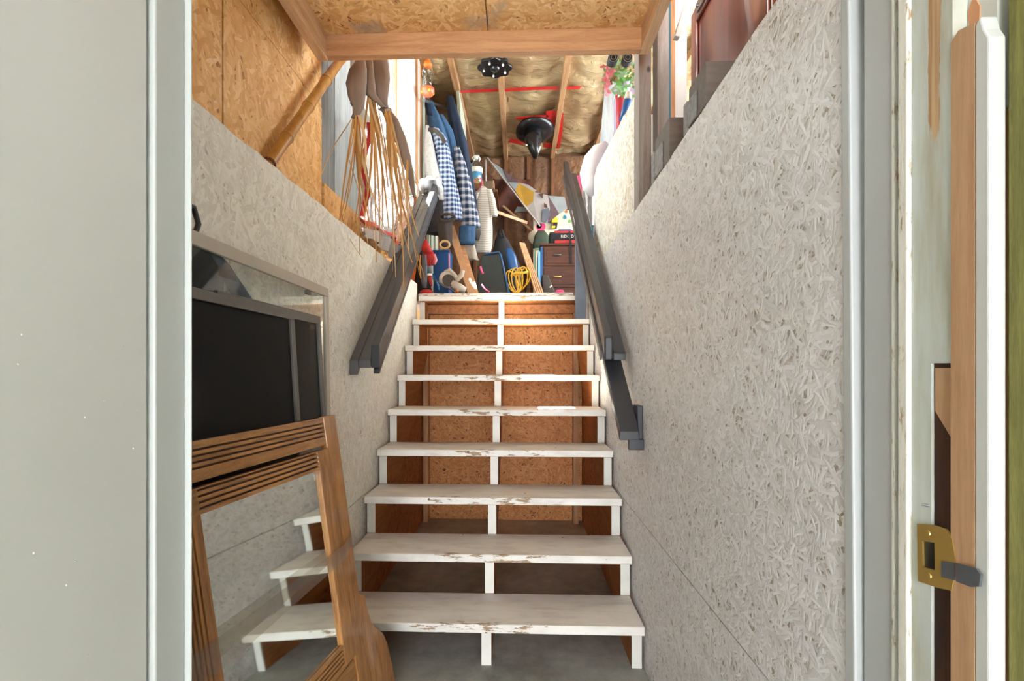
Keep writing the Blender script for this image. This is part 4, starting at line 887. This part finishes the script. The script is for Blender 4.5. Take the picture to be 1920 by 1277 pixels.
for px, l in ((798, 500), (802, 502), (806, 501), (811, 498)): part(rg, 'finger', MB().tube([at(px+1, 488, D-.01), at(px, 494, D-.015), at(px, l, D-.01)], [.013, .012, .008], 8), 'red_cloth', smooth=True)
part(rg, 'thumb', MB().tube([at(814, 478, D), at(817, 488, D-.01), at(815, 496, D-.01)], [.014, .015, .009], 8), 'petal', smooth=True)
gt = thing('grey_tube', 'grey and red tube standing on the landing', 'tube', at(803, 552, 4.22)); part(gt, 'barrel', MB().tube([at(802, 500, 4.24), at(803, 514, 4.24)], .030, 14), 'mudgrey', smooth=True); part(gt, 'band', MB().tube([at(803, 514, 4.24), at(803.4, 518, 4.24)], .032, 14), 'label_white'); part(gt, 'red_body', MB().tube([at(803.5, 518, 4.24), at(806, 536, 4.22)], [.026, .022], 14), 'red_cloth', smooth=True)
b2 = thing('dark_bag', 'crumpled dark bag at the left end of the landing', 'bag', at(792, 552, 4.22)); part(b2, 'body', leafloft([(790, 470, 3), (790, 490, 6), (789, 510, 10), (790, 530, 15), (794, 545, 17), (796, 556, 17)], 4.20, .5, folds=5, amp=.14), 'black_cloth', smooth=True); part(b2, 'grey_flap', leafloft([(795, 478, 4), (796, 500, 5), (795, 525, 6), (796, 540, 4)], 4.12, .4, amp=.06), 'mudgrey', smooth=True)
part(b2, 'orange_tab', MB().beam(at(778, 505, 4.15), at(774, 528, 4.15), .02, .006), 'orange'); part(b2, 'cord', MB().tube([at(788, 478, 4.1), at(787, 500, 4.1), at(789, 522, 4.1)], .005, 6), 'raffia')
br = thing('blue_brush', 'light blue scrubbing brush beside the circular saw', 'brush', at(818, 545, 4.25))
for i in range(5): part(br, 'bristle', MB().tube([at(812, 514+i*2, 4.27), at(818+i*1.2, 528+i*2, 4.25), at(823, 540-i*1.5+4, 4.23)], .007, 6), 'light_blue' if i % 2 else 'blue_plastic', smooth=True)
tag(mk('red_shoe', MB().lathe([(0, 0), (.05, .0), (.055, .02), (.03, .035), (0, .038)], at(800, 551, 4.12)-Vector((0, 0, .0)), 14, (0, 0, 1), 1, .6), 'red_cloth', smooth=True), 'dark red shoe at the landing edge by the dark bag', 'shoe')
tag(mk('pink_ball', MB().lathe([(0, -.03), (.022, -.022), (.03, 0), (.022, .022), (0, .03)], (at(1050, 543, 4.2).x, 4.2, LZ+.026), 14, (.0, .3, 1), 1.4, .8), 'pink', smooth=True), 'bright pink cloth bit on the landing before the dresser', 'cloth')
db = thing('brown_bag', 'dark brown bag leaning before the dresser', 'bag', at(1030, 552, 4.5)); part(db, 'body', MB().add([at(1016, 515, 4.6), at(1028, 516, 4.6), at(1046, 560, 4.45), at(1018, 560, 4.45)]+[p+Vector((0, .2, 0)) for p in (at(1016, 515, 4.6), at(1028, 516, 4.6), at(1046, 560, 4.45), at(1018, 560, 4.45))], [(0,1,2,3),(7,6,5,4),(0,4,5,1),(1,5,6,2),(2,6,7,3),(3,7,4,0)]), 'dark_cuff', bevel=.01); part(db, 'white_tag', MB().beam(at(1031, 539, 4.46), at(1035, 535, 4.46), .012, .004), 'label_white')
# ---------------------------------------------------------------- black lamps on the ceiling
D = 5.75; c = at(1003, 246, D); k = pxs(1, D)
lp = thing('ceiling_spotlight', 'black cone shaped ceiling lamp with chrome fittings amid red tape', 'lamp', c)
part(lp, 'canopy', MB().lathe([(0, 16*k), (28*k, 12*k), (35*k, 4*k), (36*k, 0), (30*k, -4*k), (20*k, -8*k), (0, -10*k)], c, 28, (-.08, .28, 1)), 'lamp_black', smooth=True)
part(lp, 'cone', MB().tube([at(1000, 250, D-.05), at(1000, 265, D-.08), at(1002, 280, D-.1), at(1005, 297, D-.1)], [.105, .092, .06, .026], 18), 'lamp_black', smooth=True)
part(lp, 'chrome_arm', MB().tube([at(1010, 268, D-.18), at(1013, 275, D-.18), at(1009, 285, D-.16), at(1007, 298, D-.12)], .009, 8), 'chrome', smooth=True); part(lp, 'chrome_screw', MB().lathe([(.012, 0), (.012, .015), (0, .018)], at(988, 272, D-.15), 10, (-1, -.4, 0)), 'chrome')
part(lp, 'stem', MB().tube([c, (c.x, c.y+.02, CZ-.01)], .07, 14), 'lamp_black')
D = 4.53; c = at(928, 113, D); c.z = CZ-.06; k = pxs(1, D)
l2 = thing('ceiling_medallion', 'black scalloped ceiling fixture with small pale bulbs under the header beam', 'lamp', c)
poly = []
for i in range(48):
    th = 2*math.pi*i/48; r_ = 31*k*(1+.08*math.cos(8*th)); poly.append((c.x+r_*math.cos(th), c.y+r_*math.sin(th)))
part(l2, 'plate', MB().prism(poly, 'z', CZ-.085, CZ-.06), 'lamp_black', bevel=.006); part(l2, 'hub', MB().lathe([(0, -.05), (.03, -.045), (.045, -.024), (.045, .05)], c, 20), 'lamp_black', smooth=True)
for i in range(5):
    th = i*1.256+.5; part(l2, 'bulb', MB().lathe([(0, -.02), (.008, -.016), (.010, -.007), (.007, .0)], c+Vector((math.cos(th)*.10, math.sin(th)*.10, -.025)), 10), 'label_white', smooth=True)
# ---------------------------------------------------------------- flower basket and bits on the right half wall
D = 3.2; X0 = .66
fb = thing('flower_basket', 'basket of pink flowers and trailing green leaves above the right half wall', 'flower basket', at(1160, 185, D))
part(fb, 'wire', MB().tube([at(1168, 165, D+.1), (at(1168, 165, D+.1).x, D+.1, CZ+.02)], .002, 5), 'steel'); part(fb, 'basket', MB().lathe([(.02, -.05), (.04, -.045), (.055, .01), (.06, .03)], at(1166, 166, D+.12), 16), 'lilac', smooth=True)
rs = random.Random(9)
def leafshape(mb, c, s, nrm):
    n_ = Vector(nrm).normalized(); a = n_.orthogonal().normalized(); a.rotate(Matrix.Rotation(rs.uniform(0, 6.28), 3, n_)); b = n_.cross(a)
    mb.add([c-a*s, c-a*.4*s+b*.42*s+n_*.1*s, c+a*.5*s+b*.36*s, c+a*s-n_*.15*s, c+a*.5*s-b*.36*s, c-a*.4*s-b*.42*s+n_*.1*s], [(0, 1, 2, 3, 4, 5)]); return mb
for i in range(95):
    px, py = rs.uniform(1130, 1190), rs.uniform(112, 182)
    if px < 1150 and py > 150: px += 25
    part(fb, 'leaf', leafshape(MB(), at(px, py, D+rs.uniform(-.12, .08)), pxs(rs.uniform(3.5, 8), D), (rs.uniform(-.6, .6), -1, rs.uniform(-.5, .5))), 'leaf' if rs.random() < .65 else 'leaf_pale', solid=.001)
for i in range(34):
    px, py = rs.gauss(1143, 6), rs.gauss(135, 9)
    if i > 17: px, py = rs.gauss(1139, 3), rs.uniform(145, 180)
    part(fb, 'petal', leafshape(MB(), at(px, py, D-.14), pxs(rs.uniform(4.5, 8), D), (rs.uniform(-.6, .6), -1, rs.uniform(-.3, .6))), 'petal', solid=.001)
for px, l in ((1150, 'left of two dark rolls with ringed ends above the flower basket'), (1177, 'right of two dark rolls with ringed ends above the flower basket')):
    c = at(px, 108, 3.0); r_ = pxs(9.5, 3.0); t = thing('rolled_mat', l, 'roll', c, 'rolls above the flower basket')
    part(t, 'roll', MB().tube([c, c+Vector((0, .05, 0))], r_, 20), 'charcoal_cloth', smooth=False); part(t, 'wire', MB().tube([c+Vector((0, .025, r_)), (c.x, c.y+.025, CZ+.02)], .002, 5), 'steel')
    for f in (.85, .45): part(t, 'ring', MB().tube([c+Vector((math.cos(q*.3927)*r_*f, -.004, math.sin(q*.3927)*r_*f)) for q in range(17)], .0025, 5), 'flag_grey', smooth=True)
SZ = at(1168, 226, 3.0).z
stl = thing('small_table', 'small white side table behind the right half wall', 'table', (.76, 3.18, LZ))
part(stl, 'top', MB().box(.59, .95, 2.93, 3.45, SZ-.025, SZ-.001), 'paint_trim', bevel=.003)
for xx, yy in ((.61, 2.95), (.90, 2.95), (.61, 3.40), (.90, 3.40)): part(stl, 'leg', MB().box(xx, xx+.03, yy, yy+.03, LZ+.001, SZ-.026), 'paint_trim')
c = at(1163, 200, 3.3); c.z = SZ; k = pxs(1, 3.3); hb_ = at(1163, 178, 3.3).z-SZ; t = thing('red_bucket', 'red bucket behind the right half wall below the flowers', 'bucket', c); part(t, 'body', MB().lathe([(6*k, 0), (8.6*k, hb_)], c, 16), 'red_pot', smooth=True); part(t, 'lip', MB().lathe([(8.6*k, hb_-.01), (9.6*k, hb_-.01), (9.6*k, hb_), (8.6*k, hb_)], c, 16), 'red_pot')
c = at(1168, 226, 3.0); t = thing('blue_bottle', 'blue spray bottle with white cap beside the red bucket', 'bottle', c); part(t, 'body', MB().tube([c, at(1177, 188, 3.0)], .022, 12), 'blue_plastic', smooth=True); part(t, 'cap', MB().tube([at(1177, 188, 3.0), at(1179, 174, 3.0)], [.024, .018], 12), 'label_white', smooth=True)
tag(mk('lilac_carton', MB().box(.70, .92, 3.62, 3.84, LZ+.001, H+1.98), 'lilac', bevel=.006), 'tall lilac carton under the flower leaves', 'box')
p = at(1146, 160, 4.2); q = at(1128, 290, 4.2); tag(mk('grey_board', MB().beam((p.x, 4.2, p.z), (q.x-.08, 4.15, LZ+.004), .10, .02, (1, 0, 0)), 'weathered', bevel=.003), 'pale grey board standing left of the red bucket', 'board')
# cushion roll, curtain
cu = thing('cushion', 'white bolster cushion curled over the end of the right half wall', 'cushion', at(1115, 360, 3.75))
pts = [at(*p, 3.78) for p in ((1138, 272), (1122, 282), (1110, 300), (1104, 325), (1106, 350), (1112, 366))]
part(cu, 'body', MB().tube(pts, [.03, .05, .062, .066, .055, .03], 14), 'pillow', smooth=True)
for i in range(7):
    p = at(1124+i*2.2, 308-i*3.2, 3.72); part(cu, 'fringe', MB().ribbon([p, p+Vector((-.012, -.01, -.03)), p+Vector((-.018, -.012, -.06))], .008, (1, .3, 0)), 'fringe', solid=.001)
ct = thing('curtain', 'white dotted curtain with teal stripes beside the right rail', 'curtain', at(1105, 460, 4.0))
def curf(u, v): 
    p = at(1092+24*u, 345+125*v, 4.05+.05*math.sin(u*14)+.02*v); return p
part(ct, 'cloth', MB().grid(curf, 26, 14), 'dotted_curtain', smooth=True, solid=.002)
for u0 in (.70, .80, .9): part(ct, 'teal_stripe', MB().ribbon([curf(u0, .62+i*.06)+Vector((0, -.012, 0)) for i in range(6)], .012, (1, 0, 0)), 'teal', solid=.001)
tag(mk('pink_pennant', MB().beam(at(1083, 330, YB-.02), at(1088, 372, YB-.02), .05, .02), 'pink'), 'pink pennant hung on the far wall beside the right rail top', 'pennant')
# ---------------------------------------------------------------- cherry cabinet and timber blocks above the right wall
cb = thing('cabinet', 'dark cherry cabinet with glossy panel door above the right wall', 'cabinet', (.95, 1.92, LZ))
zt = H+1.535
part(cb, 'body', MB().box(.775, 1.2, 1.56, 2.275, LZ+.001, zt), 'cherry', bevel=.004)
dd = part(cb, 'door', MB().box(.758, .774, 1.575, 2.26, LZ+.03, zt-.01), 'cherry', bevel=.003)
for a in ((1.575, 1.635, LZ+.03, zt-.01), (2.20, 2.26, LZ+.03, zt-.01), (1.636, 2.199, zt-.075, zt-.01), (1.636, 2.199, LZ+.03, LZ+.09)): part(dd, 'door_frame', MB().box(.745, .7575, *a), 'cherry', bevel=.004)
part(cb, 'catch', MB().box(.735, .7445, 2.08, 2.17, zt-.06, zt-.02), 'chrome', bevel=.003)
for q in (2.10, 2.15): part(cb, 'catch_screw', MB().lathe([(.007, 0), (.007, .006), (0, .007)], (.735, q, zt-.04), 8, (-1, 0, 0)), 'chrome')
tag(mk('white_plank', MB().beam(at(1268, 72, 2.05), at(1300, -30, 2.0), .05, .02, (0, 1, 0)), 'paint_trim'), 'white board end slanting above the cabinet corner', 'board')
for i, (xa, xb, m_, l) in enumerate(((1248, 1258, 'teal', 'dark teal edge strip behind the second post'), (1258, 1267, 'lumber_z', 'brown upright strip left of the cabinet'), (1267, 1289, 'paint_trim', 'white upright strip against the cabinet'))):
    p, q = at(xa, 200, 2.36), at(xb, 200, 2.36); tag(mk('upright_strip', MB().box(p.x, q.x-.001, 2.36+.003*i, 2.40+.003*i, LZ+.001, zt+.30), m_), l, 'strip', 'strips beside the cabinet')
for (px, py, dd_, l) in ((1260, 262, 1.86, 'grey timber block on the wall edge nearer the posts'), (1322, 178, 1.50, 'grey timber block on the wall edge nearer the cabinet front')):
    t = thing('timber_block', l, 'block', at(px, py+40, dd_), 'timber blocks on the right wall')
    c = at(px, py, dd_); zb = 1.995 if dd_ > 1.7 else 2.01
    s_ = dd_/1.86
    part(t, 'upper_block', MB().box(.533, .70, dd_-.01, dd_+.17*s_, zb, zb+.155*s_), 'block_dark', bevel=.003)
    part(t, 'lower_block', MB().box(.527, .62, dd_+.172*s_, dd_+.215*s_, zb-.01, zb+.11*s_), 'grey_block', bevel=.003)
    part(t, 'end_face', MB().box(.5275, .5325, dd_+.06, dd_+.165*s_, zb, zb+.10*s_), 'grey_block', bevel=.002)
